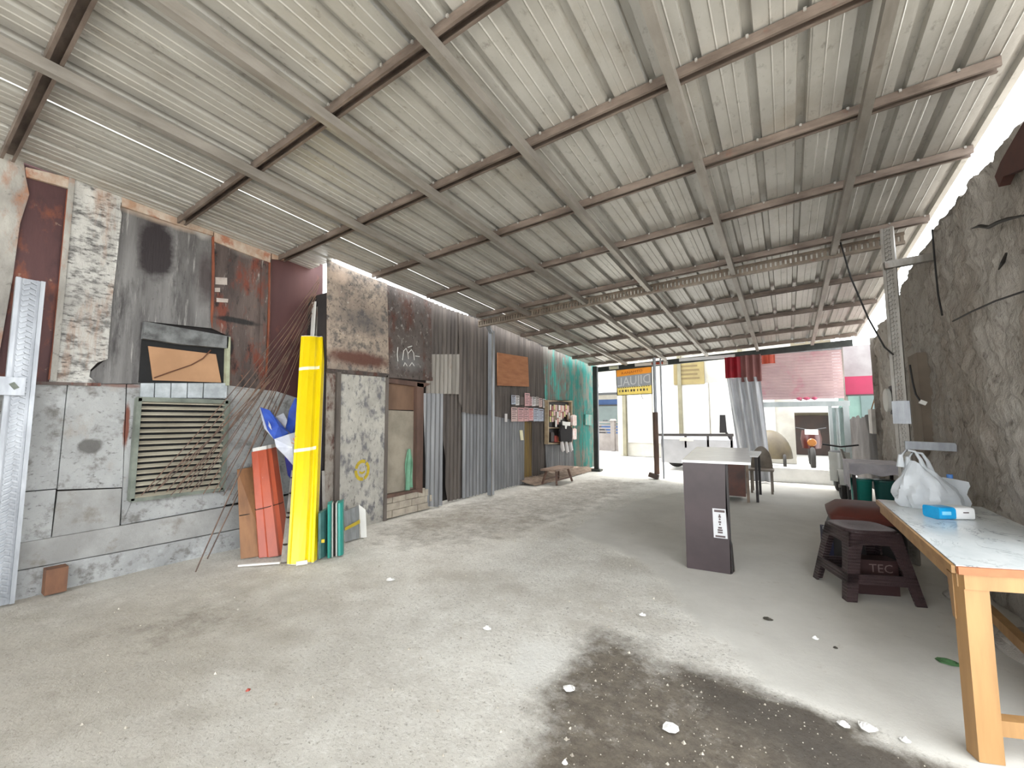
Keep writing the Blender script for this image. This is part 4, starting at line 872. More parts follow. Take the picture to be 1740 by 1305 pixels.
# ================================================================== STOOL AND WHAT LIES UNDER THE TABLE
gs = N('dark_brown_rattan_plastic'); gs.link(gs.ramp(gs.noise(6), .3, .7, S(66, 50, 51), S(48, 36, 38)), gs.b.inputs['Base Color']); gs.b.inputs['Roughness'].default_value = .42
wvn = gs.n('ShaderNodeTexWave'); wvn.bands_direction = 'Z'; wvn.inputs['Scale'].default_value = 14; wvn.inputs['Distortion'].default_value = 1.2; wvn.inputs['Detail Scale'].default_value = 9; gs.link(gs.pos, wvn.inputs['Vector'])
bb = gs.n('ShaderNodeBump'); gs.link(wvn.outputs[0], bb.inputs['Height']); bb.inputs['Strength'].default_value = .8; bb.inputs['Distance'].default_value = .008; gs.link(bb.outputs[0], gs.b.inputs['Normal'])
sc = Vector((.455, 4.40, 0)); sa = R(21.6); sx_ = Vector((math.cos(sa), math.sin(sa), 0)); sy_ = Vector((-math.sin(sa), math.cos(sa), 0))
sto = thing('plastic_stool', sc, 'dark brown plastic stool with a woven rattan pattern beside the marble table', 'stool')
SHT = .50
def sp_(a, b, z, k=1.): return sc+sx_*a*k+sy_*b*k+Vector((0, 0, z))
def half(z): return .255-.085*z/SHT
for ix in (-1, 1):
    for iy in (-1, 1):
        # each leg is an L section that tapers towards the top
        mb = MB(); secs = []
        for z, wl_ in ((0, .068), (.14, .075), (.34, .085), (SHT-.03, .11)):
            h_ = half(z); t_ = .016
            q_ = [(h_, h_), (h_-wl_, h_), (h_-wl_, h_-t_), (h_-t_, h_-t_), (h_-t_, h_-wl_), (h_, h_-wl_)]
            secs.append([sp_(ix*a, iy*b, z) for a, b in q_])
        n_ = 6
        mb.add([p for s_ in secs for p in s_], [(r_*n_+i, r_*n_+(i+1) % n_, (r_+1)*n_+(i+1) % n_, (r_+1)*n_+i) for r_ in range(3) for i in range(n_)]+[(0, 1, 2, 3), (0, 3, 4, 5), (18, 19, 20, 21), (18, 21, 22, 23)])
        part('leg', mb, gs.m, sto)
for k_ in range(4):
    r_ = Matrix.Rotation(k_*math.pi/2, 3, 'Z')
    def rp(a, b, z): v = r_ @ Vector((a, b, 0)); return sp_(v.x, v.y, z)
    h0, h1 = half(.125), half(.195)
    part('rail', MB().prism([rp(-h0, -h0, .125), rp(h0, -h0, .125), rp(h1, -h1, .195), rp(-h1, -h1, .195)], (r_ @ Vector((0, .016, 0))).x*sx_+(r_ @ Vector((0, .016, 0))).y*sy_), gs.m, sto)
    h0, h1 = half(SHT-.12), half(SHT-.01)
    part('apron', MB().prism([rp(-h0, -h0, SHT-.12), rp(-h0*.5, -h0, SHT-.10), rp(0, -h0, SHT-.095), rp(h0*.5, -h0, SHT-.10), rp(h0, -h0, SHT-.12), rp(h1, -h1, SHT-.01), rp(-h1, -h1, SHT-.01)], (r_ @ Vector((0, .014, 0))).x*sx_+(r_ @ Vector((0, .014, 0))).y*sy_), gs.m, sto)
mb = MB(); n_ = 32; pr_ = []
for z, k_ in ((SHT-.015, .185), (SHT, .186), (SHT+.008, .178), (SHT+.003, .12), (SHT, .03)):
    for i in range(n_):
        a = i*2*math.pi/n_; q_ = .28; f_ = (abs(math.cos(a))**4+abs(math.sin(a))**4)**-.25
        pr_.append(sp_(k_*f_*math.cos(a), k_*f_*math.sin(a), z))
mb.add(pr_, [(r_*n_+i, r_*n_+(i+1) % n_, (r_+1)*n_+(i+1) % n_, (r_+1)*n_+i) for r_ in range(4) for i in range(n_)]+[tuple(range(n_-1, -1, -1)), tuple(4*n_+i for i in range(n_))])
part('seat', mb, gs.m, sto, True)
# machine with a dark red cover behind the stool
mc_ = thing('covered_machine', (.55, 5.05, 0), 'black machine with a dark red cover and navy side behind the stool under the table', 'machine')
M_blk = flat('black_housing', 34, 31, 32, rough=.5); M_red = mat('dark_red_cover', S(98, 42, 30), S(76, 34, 26), 3, rough=.6)
def hull(name, secs, m, smooth=True):
    n_ = len(secs[0]); mb = MB(); mb.add([p for s_ in secs for p in s_], [(r_*n_+i, r_*n_+(i+1) % n_, (r_+1)*n_+(i+1) % n_, (r_+1)*n_+i) for r_ in range(len(secs)-1) for i in range(n_)]+[tuple(range(n_-1, -1, -1)), tuple((len(secs)-1)*n_+i for i in range(n_))])
    return part(name, mb, m, mc_, smooth)
def rr(cx, cy, z, a, b, n_=20, p=4):
    return [Vector((cx+a*math.copysign(abs(math.cos(t))**(2/p), math.cos(t)), cy+b*math.copysign(abs(math.sin(t))**(2/p), math.sin(t)), z)) for t in [i*2*math.pi/n_ for i in range(n_)]]
hull('housing', [rr(.54, 5.10, .03, .26, .28), rr(.54, 5.10, .12, .285, .30), rr(.54, 5.10, .32, .28, .30), rr(.55, 5.10, .46, .24, .28)], M_blk)
hull('cover', [rr(.55, 5.08, .455, .27, .33, p=7), rr(.55, 5.08, .50, .275, .335, p=7), rr(.57, 5.10, .56, .22, .27, p=6), rr(.58, 5.12, .575, .12, .16, p=5)], M_red)
part('navy_panel', MB().box((.262, 5.0, .20), (.05, .30, .26), rz=.1), flat('navy_panel', 34, 36, 66), mc_)
part('silver_cap', MB().lathe((.26, 4.93, .335), [(.03, 0), (.03, .02), (.015, .035)], 12), M_galv, mc_, True)
part('foot', MB().box((.5, 5.0, .02), (.1, .1, .04)), M_blk, mc_); part('foot', MB().box((.7, 5.0, .02), (.1, .1, .04)), M_blk, mc_)
bxm = thing('printed_box', (.5, 4.42, 0), 'dark box with red and white printing half hidden under the stool', 'box')
part('carton', MB().box((.5, 4.42, .13), (.3, .14, .26), rz=sa), flat('dark_carton', 58, 34, 34), bxm)
part('lettering', textmesh('TEC', .09, Vector((.53, 4.43, .17))-sy_*.072, sx_, (0, 0, 1)), flat('pale_letters', 118, 100, 96), bxm)
# rubble at the wall foot under the table
for i, (x, y, r, lab) in enumerate(((1.08, 3.2, .12, 'rough cement lump at the wall foot under the table, nearest the viewer'), (1.12, 3.75, .14, 'larger rough cement lump at the wall foot under the table'), (1.05, 4.6, .10, 'dark cement lump behind the table at the wall foot'))):
    mb = MB(); mb.grid(14, 8, lambda u, v: (x+r*math.sin(v*math.pi/2)*math.cos(u*2*math.pi)*(1+.3*nz((u*3, v*3, i), 2)), y+1.5*r*math.sin(v*math.pi/2)*math.sin(u*2*math.pi)*(1+.3*nz((u*3+5, v*3, i), 2)), r*.9*math.cos(v*math.pi/2)*(1+.25*nz((u*4, v*4, i+3), 2))))
    one('cement_lump', mb, M_mud, lab, 'rubble', 'cement lumps under the table', smooth=True)

# ================================================================== COUNTER, DESK, CLOTH TABLE
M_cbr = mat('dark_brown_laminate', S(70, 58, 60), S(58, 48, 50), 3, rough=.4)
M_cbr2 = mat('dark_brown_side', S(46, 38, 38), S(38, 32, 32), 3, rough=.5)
ca_ = R(6); cx1 = Vector((math.cos(ca_), math.sin(ca_), 0)); cy1 = Vector((-math.sin(ca_), math.cos(ca_), 0))
c1 = Vector((-.64, 4.20, 0))            # middle of the front face
cn = thing('brown_counter', c1, 'tall dark brown counter with a white top and a printed sticker on its front', 'counter')
def cp_(a, b, z): return c1+cx1*a+cy1*b+Vector((0, 0, z))
P = [cp_(-.185, 0, 0), cp_(.165, 0, 0), cp_(.17, 0, .35), cp_(.15, 0, .55), cp_(.16, 0, .955), cp_(-.195, 0, .955), cp_(-.19, 0, .5)]
part('front_panel', MB().prism(P, cy1*.02), M_cbr, cn)
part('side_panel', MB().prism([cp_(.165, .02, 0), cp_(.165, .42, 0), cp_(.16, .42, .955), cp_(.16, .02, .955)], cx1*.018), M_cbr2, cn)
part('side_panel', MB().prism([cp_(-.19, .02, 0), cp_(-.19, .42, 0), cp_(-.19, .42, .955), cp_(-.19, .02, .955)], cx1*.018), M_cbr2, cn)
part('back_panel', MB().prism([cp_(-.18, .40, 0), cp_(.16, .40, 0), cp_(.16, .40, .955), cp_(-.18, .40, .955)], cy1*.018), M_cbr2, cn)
part('foot_rail', MB().prism([cp_(.17, .0, 0), cp_(.20, .1, 0), cp_(.19, .1, .20), cp_(.17, 0, .30)], cy1*.12), M_cbr2, cn)
part('top', MB().prism([cp_(-.20, -.02, .955), cp_(.36, -.02, .955), cp_(.42, 2.1, .955), cp_(-.20, 2.1, .955)], (0, 0, .022)), flat('white_counter_top', 246, 245, 244, rough=.3), cn)
for a_ in (-.15,): part('back_leg', MB().box(cp_(a_, 2.02, .477), (.04, .04, .955), rz=ca_), M_cbr2, cn)
stq = part('sticker', MB().prism([cp_(.045, -.003, .30), cp_(.155, -.003, .30), cp_(.148, -.003, .555), cp_(.042, -.003, .555)], cy1*.003), flat('white_sticker', 214, 214, 216), cn)
mb = MB()
for z, w_, h_ in ((.535, .085, .02), (.315, .08, .016)): mb.box(cp_(.098, -.005, z), (w_, .002, h_), rz=ca_)
for z, w_ in ((.50, .012), (.485, .02), (.465, .014), (.44, .022), (.42, .012), (.39, .03), (.37, .04), (.35, .04)): mb.box(cp_(.098, -.005, z), (w_, .002, .014), rz=ca_)
part('sticker_print', mb, MC['dark_print'], stq)
M_rb = mat('red_brown_desk', S(104, 56, 38), S(66, 38, 30), 3, rough=.4)
dk = thing('red_brown_desk', (-.75, 8.0, 0), 'red-brown wooden desk with a white top behind the tall counter', 'desk')
part('front_panel', MB().bx(-1.05, -.62, 7.98, 8.0, .08, .74), M_rb, dk)
part('top', MB().bx(-1.35, -.42, 7.9, 9.0, .74, .77), MC['white_counter_top'], dk)
for x, y in ((-.585, 7.95), (-.46, 8.05), (-.46, 8.9), (-1.3, 8.9), (-1.3, 7.95)): part('leg', MB().bx(x-.02, x+.02, y-.02, y+.02, 0, .74), mat('pale_desk_leg', S(150, 132, 116), S(120, 100, 88), 6) if x == -.585 else M_cbr2, dk)
part('drawer_box', MB().bx(-1.04, -.63, 8.0, 8.5, .10, .73), M_cbr2, dk)
ch = thing('plastic_chair', (-.42, 9.2, 0), 'grey rounded chair partly hidden behind the red-brown desk', 'chair')
M_cg = mat('grey_chair_plastic', S(150, 140, 128), S(120, 110, 100), 4, rough=.5)
part('backrest', MB().sheet(10, 8, lambda u, v: (-.44+.36*(u-.5)*(1-.25*v*v), 9.32+.06*math.cos((u-.5)*3)+.05*v, .42+.42*v-.12*(2*u-1)**2*v), (0, .02, 0)), M_cg, ch, True)
part('seat', MB().box((-.44, 9.2, .42), (.4, .4, .03)), M_cg, ch)
for x in (-.6, -.28):
    for y in (9.04, 9.36): part('leg', MB().bx(x-.018, x+.018, y-.018, y+.018, 0, .42), M_cg, ch)
ct_ = thing('cloth_table', (1.0, 7.9, 0), 'small table under a pale cloth standing against the far part of the rough wall', 'table')
M_cl = mat('pale_lilac_cloth', S(196, 192, 196), S(170, 166, 172), 6, rough=.85)
part('top', MB().bx(.72, 1.28, 7.55, 8.35, .70, .73), M_cbr2, ct_)
part('cloth_drape', MB().grid(24, 3, lambda u, v: (lerp(.70, 1.28, min(1, u*2.2)) if u < .455 else 1.28, 7.53 if u < .455 else lerp(7.53, 8.36, (u-.455)/.545), (.738-.14*v*(1+.12*math.sin(u*30))))), M_cl, ct_, True)
part('cloth_side', MB().grid(20, 3, lambda u, v: (.70-.015*math.sin(u*25)*v, lerp(7.53, 8.36, u), .738-.38*v*(.92+.08*math.sin(u*12)))), M_cl, ct_, True)
part('cloth_top', MB().bx(.70, 1.29, 7.52, 8.37, .731, .742), M_cl, ct_)
for x in (.75, 1.25):
    for y in (7.6, 8.3): part('leg', MB().bx(x-.02, x+.02, y-.02, y+.02, 0, .70), M_cbr2, ct_)
for i, (x, m_, lab) in enumerate(((.84, M_te, 'teal plastic bin under the cloth table, left of the two'), (1.10, flat('deep_teal_plastic', 44, 96, 92, rough=.4), 'dark teal plastic bin under the cloth table, right of the two'))):
    b_ = thing('plastic_bin', (x, 7.75, 0), lab, 'bin', 'bins under the cloth table')
    part('tub', MB().lathe((x, 7.78, 0), [(.09, 0), (.10, .02), (.125, .48), (.13, .49)], 20), m_, b_, True); part('rim', MB().lathe((x, 7.78, .49), [(.13, 0), (.14, .005), (.14, .02), (.128, .025)], 20), m_, b_, True)
one('black_case', MB().box((.80, 7.30, .12), (.16, .2, .24), taper=.85), M_blk, 'small black case standing in front of the cloth table', 'case')

# ================================================================== FAR END: CURTAIN, SHUTTER, KIOSK FRAME
cu_ = thing('curtain', (-.8, 10.7, 0), 'long grey-white curtain with a red top hanging behind the desk', 'curtain')
M_cur = mat('grey_white_drape', S(206, 206, 208), S(176, 178, 182), 4, (3, 1, .3), rough=.85)
def curf(z0, z1, spread): return lambda u, v: (lerp(-1.12+.22*(1-v)*spread, -.45+.12*(1-v)*spread, u), 10.75+.05*math.sin(u*26+v*2), lerp(z0, z1, v))
part('drape', MB().sheet(44, 8, curf(.0, 2.30, 1), (0, .006, 0)), M_cur, cu_, True)
part('red_valance', MB().sheet(14, 4, lambda u, v: (lerp(-1.14, -.82, u), 10.72+.03*math.sin(u*14), lerp(2.30, 2.78, v)), (0, .006, 0)), mat('red_cloth', S(170, 26, 46), S(140, 20, 36), 3), cu_, True)
part('dusky_valance', MB().sheet(20, 4, lambda u, v: (lerp(-.82, -.42, u), 10.74+.03*math.sin(u*18), lerp(2.2, 2.8, v)), (0, .006, 0)), mat('dusky_red_cloth', S(160, 108, 104), S(136, 92, 90), 3), cu_, True)
sh = thing('slatted_shutter', (.3, 11.15, 1.76), 'dusty pink slatted shutter panel above the kiosk opening', 'shutter')
ns_ = 16; M_p1 = mat('dusty_pink_slat', S(200, 172, 172), S(184, 156, 158), 3, rough=.6, layers=[(S(196, 110, 130), 1.6, (1, 1, 1), .55, .7, .6)])
for i in range(ns_):
    z = 1.80+i*(2.84-1.80)/ns_
    part('slat', MB().box((.28, 11.15, z+.03), (1.5, .03, .058), rx=.35), M_p1, sh)
part('rail', MB().bx(-.48, 1.04, 11.13, 11.2, 2.84, 2.90), M_galv, sh)
for x in (-.48, .28, 1.04): part('guide', MB().bx(x-.02, x+.02, 11.18, 11.23, 1.76, 2.9), M_galvd, sh)
for i, (x, r_) in enumerate(((.25, .05), (.38, .06), (.52, .05))): part('pink_bow', MB().lathe((x, 11.1, 1.80), [(.01, -.03), (r_, -.01), (r_, .02), (.01, .04)], 10), flat('pink_fabric', 200, 90, 120), sh, True)
o2 = one('orange_flag', MB().sheet(8, 4, lambda u, v: (-.42+.26*u, 11.08+.02*math.sin(u*8), 2.62+.2*v), (0, .005, 0)), flat('orange_cloth', 168, 62, 34), 'small orange flag hanging at the upper left of the slatted shutter', 'flag')
one('white_slat_panel', MB().bx(1.07, 1.7, 11.8, 11.86, 2.30, 2.98), mat('white_board_street', S(134, 130, 130), S(118, 110, 112), 3), 'white panel high at the far right beside the slatted shutter', 'panel')
ps = thing('pink_signboard', (1.4, 11.7, 2.0), 'bright pink signboard at the far right beyond the rough wall', 'sign')
part('board', MB().bx(1.02, 1.9, 11.8, 11.86, 1.90, 2.30), flat('hot_pink', 140, 20, 62, rough=.5), ps); part('post', MB().bx(1.80, 1.86, 11.86, 11.92, 0, 2.3), M_galvd, ps); part('post', MB().bx(1.10, 1.16, 11.86, 11.92, 0, 2.3), M_galvd, ps); part('lower_edge', MB().bx(1.02, 1.9, 11.78, 11.88, 1.87, 1.90), MC['dark_brown_side'], ps)
kf = thing('kiosk_frame', (.3, 11.05, 0), 'pale aluminium frame with an open doorway at the far end', 'frame')
M_al = mat('pale_aluminium', S(188, 194, 194), S(160, 168, 168), 4, (1, 1, .3), rough=.4, metal=.3)
part('header', MB().bx(-.56, 1.10, 10.98, 11.12, 1.63, 1.74), M_al, kf)
part('post', MB().bx(-.56, -.48, 11.0, 11.1, 0, 1.63), M_al, kf); part('post', MB().bx(.74, .80, 11.0, 11.1, 0, 1.63), M_al, kf); part('post', MB().bx(.98, 1.08, 10.98, 11.1, 0, 1.63), M_al, kf)
part('pane', MB().bx(.80, .98, 11.04, 11.06, .1, 1.6), mat('dusty_glass', S(170, 186, 184), S(150, 166, 164), 3, rough=.15, alpha=.75), kf)
part('mullion', MB().bx(.87, .90, 11.02, 11.08, .1, 1.6), M_al, kf)
part('threshold', MB().bx(-.48, .74, 10.95, 11.25, 0, .30), flat('white_step', 244, 243, 240, rough=.7), kf)
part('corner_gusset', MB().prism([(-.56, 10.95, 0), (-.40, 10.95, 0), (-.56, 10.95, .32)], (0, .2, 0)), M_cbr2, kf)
# scooter parked by the frame: its front wheel shows
for n_ in ('grey_white_drape', 'red_cloth', 'dusky_red_cloth'): sheer(MC[n_], .3)
sco = thing('scooter', (.75, 9.4, 0), 'white and grey scooter parked by the aluminium frame, front wheel turned to the room', 'scooter')
def ring(c, R_, r_, n_=28, k_=8, ax='x'):
    c = Vector(c); mb = MB(); V_ = []
    for i in range(n_):
        a = i*2*math.pi/n_
        for j in range(k_):
            b = j*2*math.pi/k_; rad = R_+r_*math.cos(b)
            V_.append(c+Vector((r_*math.sin(b), rad*math.cos(a), rad*math.sin(a)) if ax == 'x' else (rad*math.cos(a), r_*math.sin(b), rad*math.sin(a))))
    mb.add(V_, [(i*k_+j, i*k_+(j+1) % k_, ((i+1) % n_)*k_+(j+1) % k_, ((i+1) % n_)*k_+j) for i in range(n_) for j in range(k_)]); return mb
M_ty = flat('tyre_rubber', 44, 42, 40, rough=.9)
WC = Vector((.74, 9.0, .24))
w_ = part('wheel', ring(WC, .19, .05), M_ty, sco, True); part('rim', ring(WC, .13, .016), M_al, w_, True)
part('hub', MB().tube([WC+Vector((-.06, 0, 0)), WC+Vector((.06, 0, 0))], .03, 10), M_galvd, sco, True)
mb = MB()
for i in range(5): a = i*2*math.pi/5; mb.bar(WC, WC+Vector((0, .13*math.cos(a), .13*math.sin(a))), .02, .012)
part('spokes', mb, M_al, w_)
part('fender', MB().sheet(14, 4, lambda u, v: WC+Vector(((v-.5)*.13, .265*math.cos(R(20)+u*R(150)), .265*math.sin(R(20)+u*R(150)))), (0, 0, .008)), flat('white_fender', 214, 214, 208, rough=.3), sco, True)
part('fork', MB().tube([WC+Vector((.07, 0, 0)), WC+Vector((.06, .12, .40)), WC+Vector((.02, .2, .6))], .02, 8), M_galvd, sco, True)
part('front_shield', MB().sheet(6, 6, lambda u, v: (.74+.3*(u-.5), 9.22+.06*v+.1*(u-.5)**2*4, .28+.5*v), (0, .02, 0)), MC['white_fender'], sco, True)
part('seat', MB().box((.76, 9.9, .72), (.24, .55, .09), taper=.85), M_blk, sco)
part('body', MB().box((.76, 9.85, .48), (.26, .75, .36), taper=.8), MC['white_fender'], sco)
part('wheel', ring((.76, 10.15, .24), .19, .05), M_ty, sco, True)
part('handlebar', MB().tube([(.5, 9.2, .92), (.76, 9.25, .88), (1.0, 9.2, .92)], .015, 8), M_blk, sco, True)
# eave strip lights and signs under the eave
for i, (x0, x1, lab, c3) in enumerate(((-3.95, -3.72, 'short cream strip light at the left end of the eave beam', (226, 222, 190)), (-3.25, -2.45, 'long white and orange strip fixed under the eave beam', (236, 226, 214)), (-2.15, -.95, 'long white strip fixed under the eave beam right of the orange one', (236, 236, 238)))):
    z = roof_z((x0+x1)/2, 10.85)-.085
    e = thing('eave_strip', ((x0+x1)/2, 10.85, z), lab, 'strip light', 'strips on the eave beam')
    part('housing', MB().bx(x0, x1, 10.84, 10.885, z-.035, z+.035), flat('strip_%d' % i, *c3, rough=.5), e)
    if i == 1: part('orange_end', MB().bx(x0+.42, x1-.1, 10.835, 10.84, z-.03, z+.03), MC['orange_cloth'], e)
    for x in (x0, x1): part('end_cap', MB().bx(x-.012, x+.012, 10.84, 10.887, z-.038, z+.038), MC['white_plastic'], e)
bn_ = thing('for_sale_banner', (-3.4, 11.1, 2.0), 'yellow and grey banner seen from behind with large mirrored white letters', 'banner')
BA, BB, BCc, BD = ony(1047, 629, 10.965), ony(1107, 620, 10.965), ony(1108, 669, 10.965), ony(1049, 672, 10.965)
def bq(u, v): return lerp(lerp(BA, BB, u), lerp(BD, BCc, u), v)
def bpan(v0, v1, m, nm, u0=0., u1=1., dy=0.): return part(nm, MB().prism([bq(u0, v0)+Vector((0, dy, 0)), bq(u1, v0)+Vector((0, dy, 0)), bq(u1, v1)+Vector((0, dy, 0)), bq(u0, v1)+Vector((0, dy, 0))], (0, .006, 0)), m, bn_)
bpan(0, .27, flat('banner_orange', 240, 186, 84), 'orange_band'); bpan(.27, .70, flat('banner_grey', 186, 188, 192), 'grey_band'); bpan(.70, 1, flat('banner_yellow', 244, 230, 156), 'yellow_band')
for n_ in ('banner_orange', 'banner_grey', 'banner_yellow'): sheer(MC[n_], .35)
bdx = (BB-BA).normalized(); wdt = (BB-BA).length; hgt = (BD-BA).length
mbt = textmesh('DIJUAL', .30*hgt/.71*1.15, bq(.5, .63)+Vector((0, -.004, 0)), -bdx*(wdt*.92/ (.30*hgt/.71*1.15*3.05)), (0, 0, 1)); part('lettering', mbt, flat('banner_white', 240, 240, 240), bn_)
mbt = textmesh('RANAMTO', .13*hgt, bq(.45, .20)+Vector((0, -.004, 0)), bdx*1.3, (0, 0, 1)); part('lettering', mbt, flat('banner_brown', 150, 70, 40), bn_)
mb = MB()
for i, u in enumerate((.08, .17, .26, .33, .42, .5, .6, .69, .78, .87)): p = bq(u, .84); mb.box(p+Vector((0, -.004, 0)), (.045 if i % 3 else .025, .003, .06))
for i in range(14): p = bq(.06+.066*i, .745); mb.box(p+Vector((0, -.004, .02)), (.03, .003, .02))
part('small_print', mb, flat('banner_dark', 92, 84, 80), bn_)
part('border', MB().bar(BA, BD, .02, .015), M_cbr2, bn_); part('border', MB().bar(BB, BCc, .02, .015), M_cbr2, bn_); part('border', MB().bar(BD, BCc, .02, .015), M_cbr2, bn_); part('border', MB().bar(BA, BB, .02, .015), M_cbr2, bn_)
part('hanging_cord', MB().tube([bq(.7, 1), bq(.72, 1.12), bq(.76, 1.2)], .008, 5), M_cbr2, bn_)

# ================================================================== ACROSS THE STREET
def gz(px, py, y): return ony(px, py, y)
bl_ = thing('blue_house', (-9, 21, 0), 'pale house with a blue ground floor and a long awning across the street', 'house')
M_hb = mat('pale_blue_render', S(62, 84, 122), S(54, 74, 112), 2, rough=.9); M_hw = mat('white_render_street', S(168, 164, 154), S(150, 146, 136), 2, rough=.9)
part('lower_wall', MB().bx(-13, -6.6, 21.0, 21.3, 0, 2.4), M_hb, bl_)
part('upper_wall', MB().bx(-13, -6.6, 21.0, 21.3, 2.4, 6.5), M_hw, bl_)
part('awning', MB().prism([(-13, 20.9, 3.1), (-13, 19.6, 2.75), (-13, 19.6, 2.62), (-13, 20.9, 2.95)], (6.4, 0, 0)), mat('white_awning', S(176, 176, 176), S(150, 150, 150), 3), bl_)
part('awning_edge', MB().bx(-13, -6.6, 19.55, 19.6, 2.55, 2.66), flat('dark_trim_street', 40, 40, 40), bl_)
part('window', MB().bx(-8.7, -7.0, 20.94, 21.0, 1.1, 2.05), flat('grey_pane', 80, 92, 88, rough=.2), bl_)
part('window_frame', MB().bx(-8.78, -6.95, 20.95, 20.99, 2.05, 2.13), MC['dark_trim_street'], bl_)
part('doorway', MB().bx(-10.6, -9.7, 20.95, 21.0, 0, 2.35), MC['black_housing'], bl_)
part('wall_sign', MB().bx(-9.9, -9.2, 20.9, 20.96, 3.1, 4.5), mat('orange_face_sign', S(110, 70, 44), S(50, 34, 28), 3), bl_)
fe = thing('white_fence', (-6.4, 17.6, 0), 'white rendered fence with posts and open rails along the street', 'fence')
M_fw = mat('white_fence_paint', S(118, 112, 108), S(104, 98, 94), 3, rough=.85)
part('lower_panel', MB().bx(-8.6, -5.0, 17.55, 17.65, 0, .75), M_fw, fe)
for i in range(4): part('rail', MB().bx(-8.6, -5.0, 17.56, 17.63, .82+i*.13, .87+i*.13), M_fw, fe)
for x in (-8.5, -7.4, -6.3, -5.1): 
    p_ = part('fence_post', MB().bx(x-.09, x+.09, 17.5, 17.7, 0, 1.3), M_fw, fe); part('cap', MB().box((x, 17.6, 1.34), (.26, .28, .08), taper=.6), M_fw, p_)
mo = thing('parked_motorbikes', (-7.6, 19.2, 0), 'dark motorbike parked behind the white fence', 'motorbike')
for x in (-7.9, -7.3): part('wheel', ring((x, 19.2, .32), .26, .06, ax='y'), M_ty, mo, True)
part('body', MB().box((-7.6, 19.2, .75), (.9, .25, .4), taper=.7), M_blk, mo); part('seat', MB().box((-7.75, 19.2, 1.05), (.5, .25, .14)), M_blk, mo); part('handlebar', MB().tube([(-7.25, 18.95, 1.3), (-7.25, 19.45, 1.3)], .03, 6), M_blk, mo)
cn2 = thing('traffic_cone', (-5.05, 16.6, 0), 'red plastic cone standing on the street by the fence', 'cone')
M_cone = flat('red_cone_plastic', 130, 34, 28); part('cone', MB().lathe((-5.05, 16.6, .03), [(.18, 0), (.16, .05), (.10, .5), (.06, .62)], 16), M_cone, cn2, True); part('base', MB().bx(-5.27, -4.83, 16.38, 16.82, 0, .04), M_cone, cn2)
wbld = thing('white_shopfront', (-3.3, 15.6, 0), 'white shopfront with pale panels across the street behind the poles', 'shop')
part('facade', MB().bx(-5.4, .2, 15.6, 15.8, 0, 6.0), M_hw, wbld)
for i in range(5): part('panel', MB().bx(-5.0+i*.95, -4.1+i*.95, 15.56, 15.6, .5, 2.6), flat('white_panel_street', 190, 188, 182), wbld)
for x in (-5.1, -3.1, -1.2): part('pillar', MB().bx(x-.06, x+.06, 15.45, 15.6, 0, 4), mat('cream_pillar', S(112, 106, 84)), wbld)
ysn = thing('pale_yellow_sign', (-3.1, 15.3, 3.0), 'faded yellow signboard on the white shopfront', 'sign')
a_, b_ = ony(1144, 614, 15.5), ony(1197, 652, 15.5); part('board', MB().bx(a_.x, b_.x, 15.5, 15.595, b_.z, a_.z), mat('faded_yellow', S(122, 108, 64), S(106, 92, 56), 2.5), ysn)
mb = MB()
for i in range(4): mb.box((lerp(a_.x, b_.x, .5), 15.495, lerp(b_.z, a_.z, .25+.17*i)), ((b_.x-a_.x)*(.7-.12*(i % 2)), .006, .06))
part('print_band', mb, flat('yellow_print', 92, 76, 40), ysn)
trk = thing('flatbed_truck', (-2.1, 12.4, 0), 'white flatbed vehicle with a dark top rail and a black mirror, parked outside', 'vehicle')
M_tw = flat('white_vehicle_paint', 178, 178, 182, rough=.3)
part('side_board', MB().bx(-2.95, -1.15, 12.0, 12.06, .18, .82), M_tw, trk); part('bed_floor', MB().bx(-2.95, -1.15, 12.06, 13.6, .45, .52), M_tw, trk)
part('far_board', MB().bx(-2.95, -1.15, 13.55, 13.6, .5, .85), M_tw, trk)
part('top_rail', MB().bar((-3.0, 12.02, .93), (-1.15, 12.02, .96), .06, .07), flat('dark_rail', 70, 66, 66), trk)
for x in (-2.9, -2.3, -1.75, -1.2): part('stake', MB().bx(x-.025, x+.025, 12.0, 12.05, .6, .94), MC['dark_rail'], trk)
part('plate', MB().bx(-2.45, -2.1, 11.98, 12.0, .78, .88), MC['white_plastic'], trk)
for x in (-2.7, -1.5): part('wheel', ring((x, 12.7, .27), .2, .07, ax='y'), M_ty, trk, True)
mi = part('mirror', MB().box((-1.38, 12.0, 1.24), (.17, .08, .46), taper=.75), MC['black_housing'], trk); part('mirror_arm', MB().bar((-1.33, 12.02, 1.05), (-1.22, 12.02, .85), .05), MC['black_housing'], mi)
# beyond the kiosk opening
mnt = thing('mint_house', (4, 19, 0), 'mint green house wall far behind the low wall', 'house')
part('wall', MB().bx(1.6, 8, 19, 19.3, 0, 2.7), mat('mint_render', S(86, 112, 104), S(76, 100, 94), 2), mnt); part('window', MB().bx(2.2, 3.4, 18.94, 19, 1.4, 2.4), flat('mint_pane', 66, 84, 82, rough=.2), mnt)
shp = thing('open_shop', (0, 20, 0), 'cream shop with a white awning seen through the kiosk opening', 'shop')
part('wall', MB().bx(-2.2, 1.55, 20.0, 20.3, 0, 4.5), mat('cream_shop', S(104, 96, 78), S(88, 80, 64), 2), shp)
part('awning', MB().prism([(-1.6, 19.9, 2.2), (-1.6, 18.2, 1.75), (-1.6, 18.2, 1.6), (-1.6, 19.9, 2.05)], (3.1, 0, 0)), MC['white_awning'], shp)
part('interior', MB().bx(-1.9, 1.4, 19.9, 20.0, 0, 1.5), mat('dark_shop_interior', S(52, 32, 24), S(34, 24, 20), 2), shp)
of = thing('orange_pennant', (-.95, 16.0, 0), 'orange banner on a thin pole beyond the kiosk opening', 'banner')
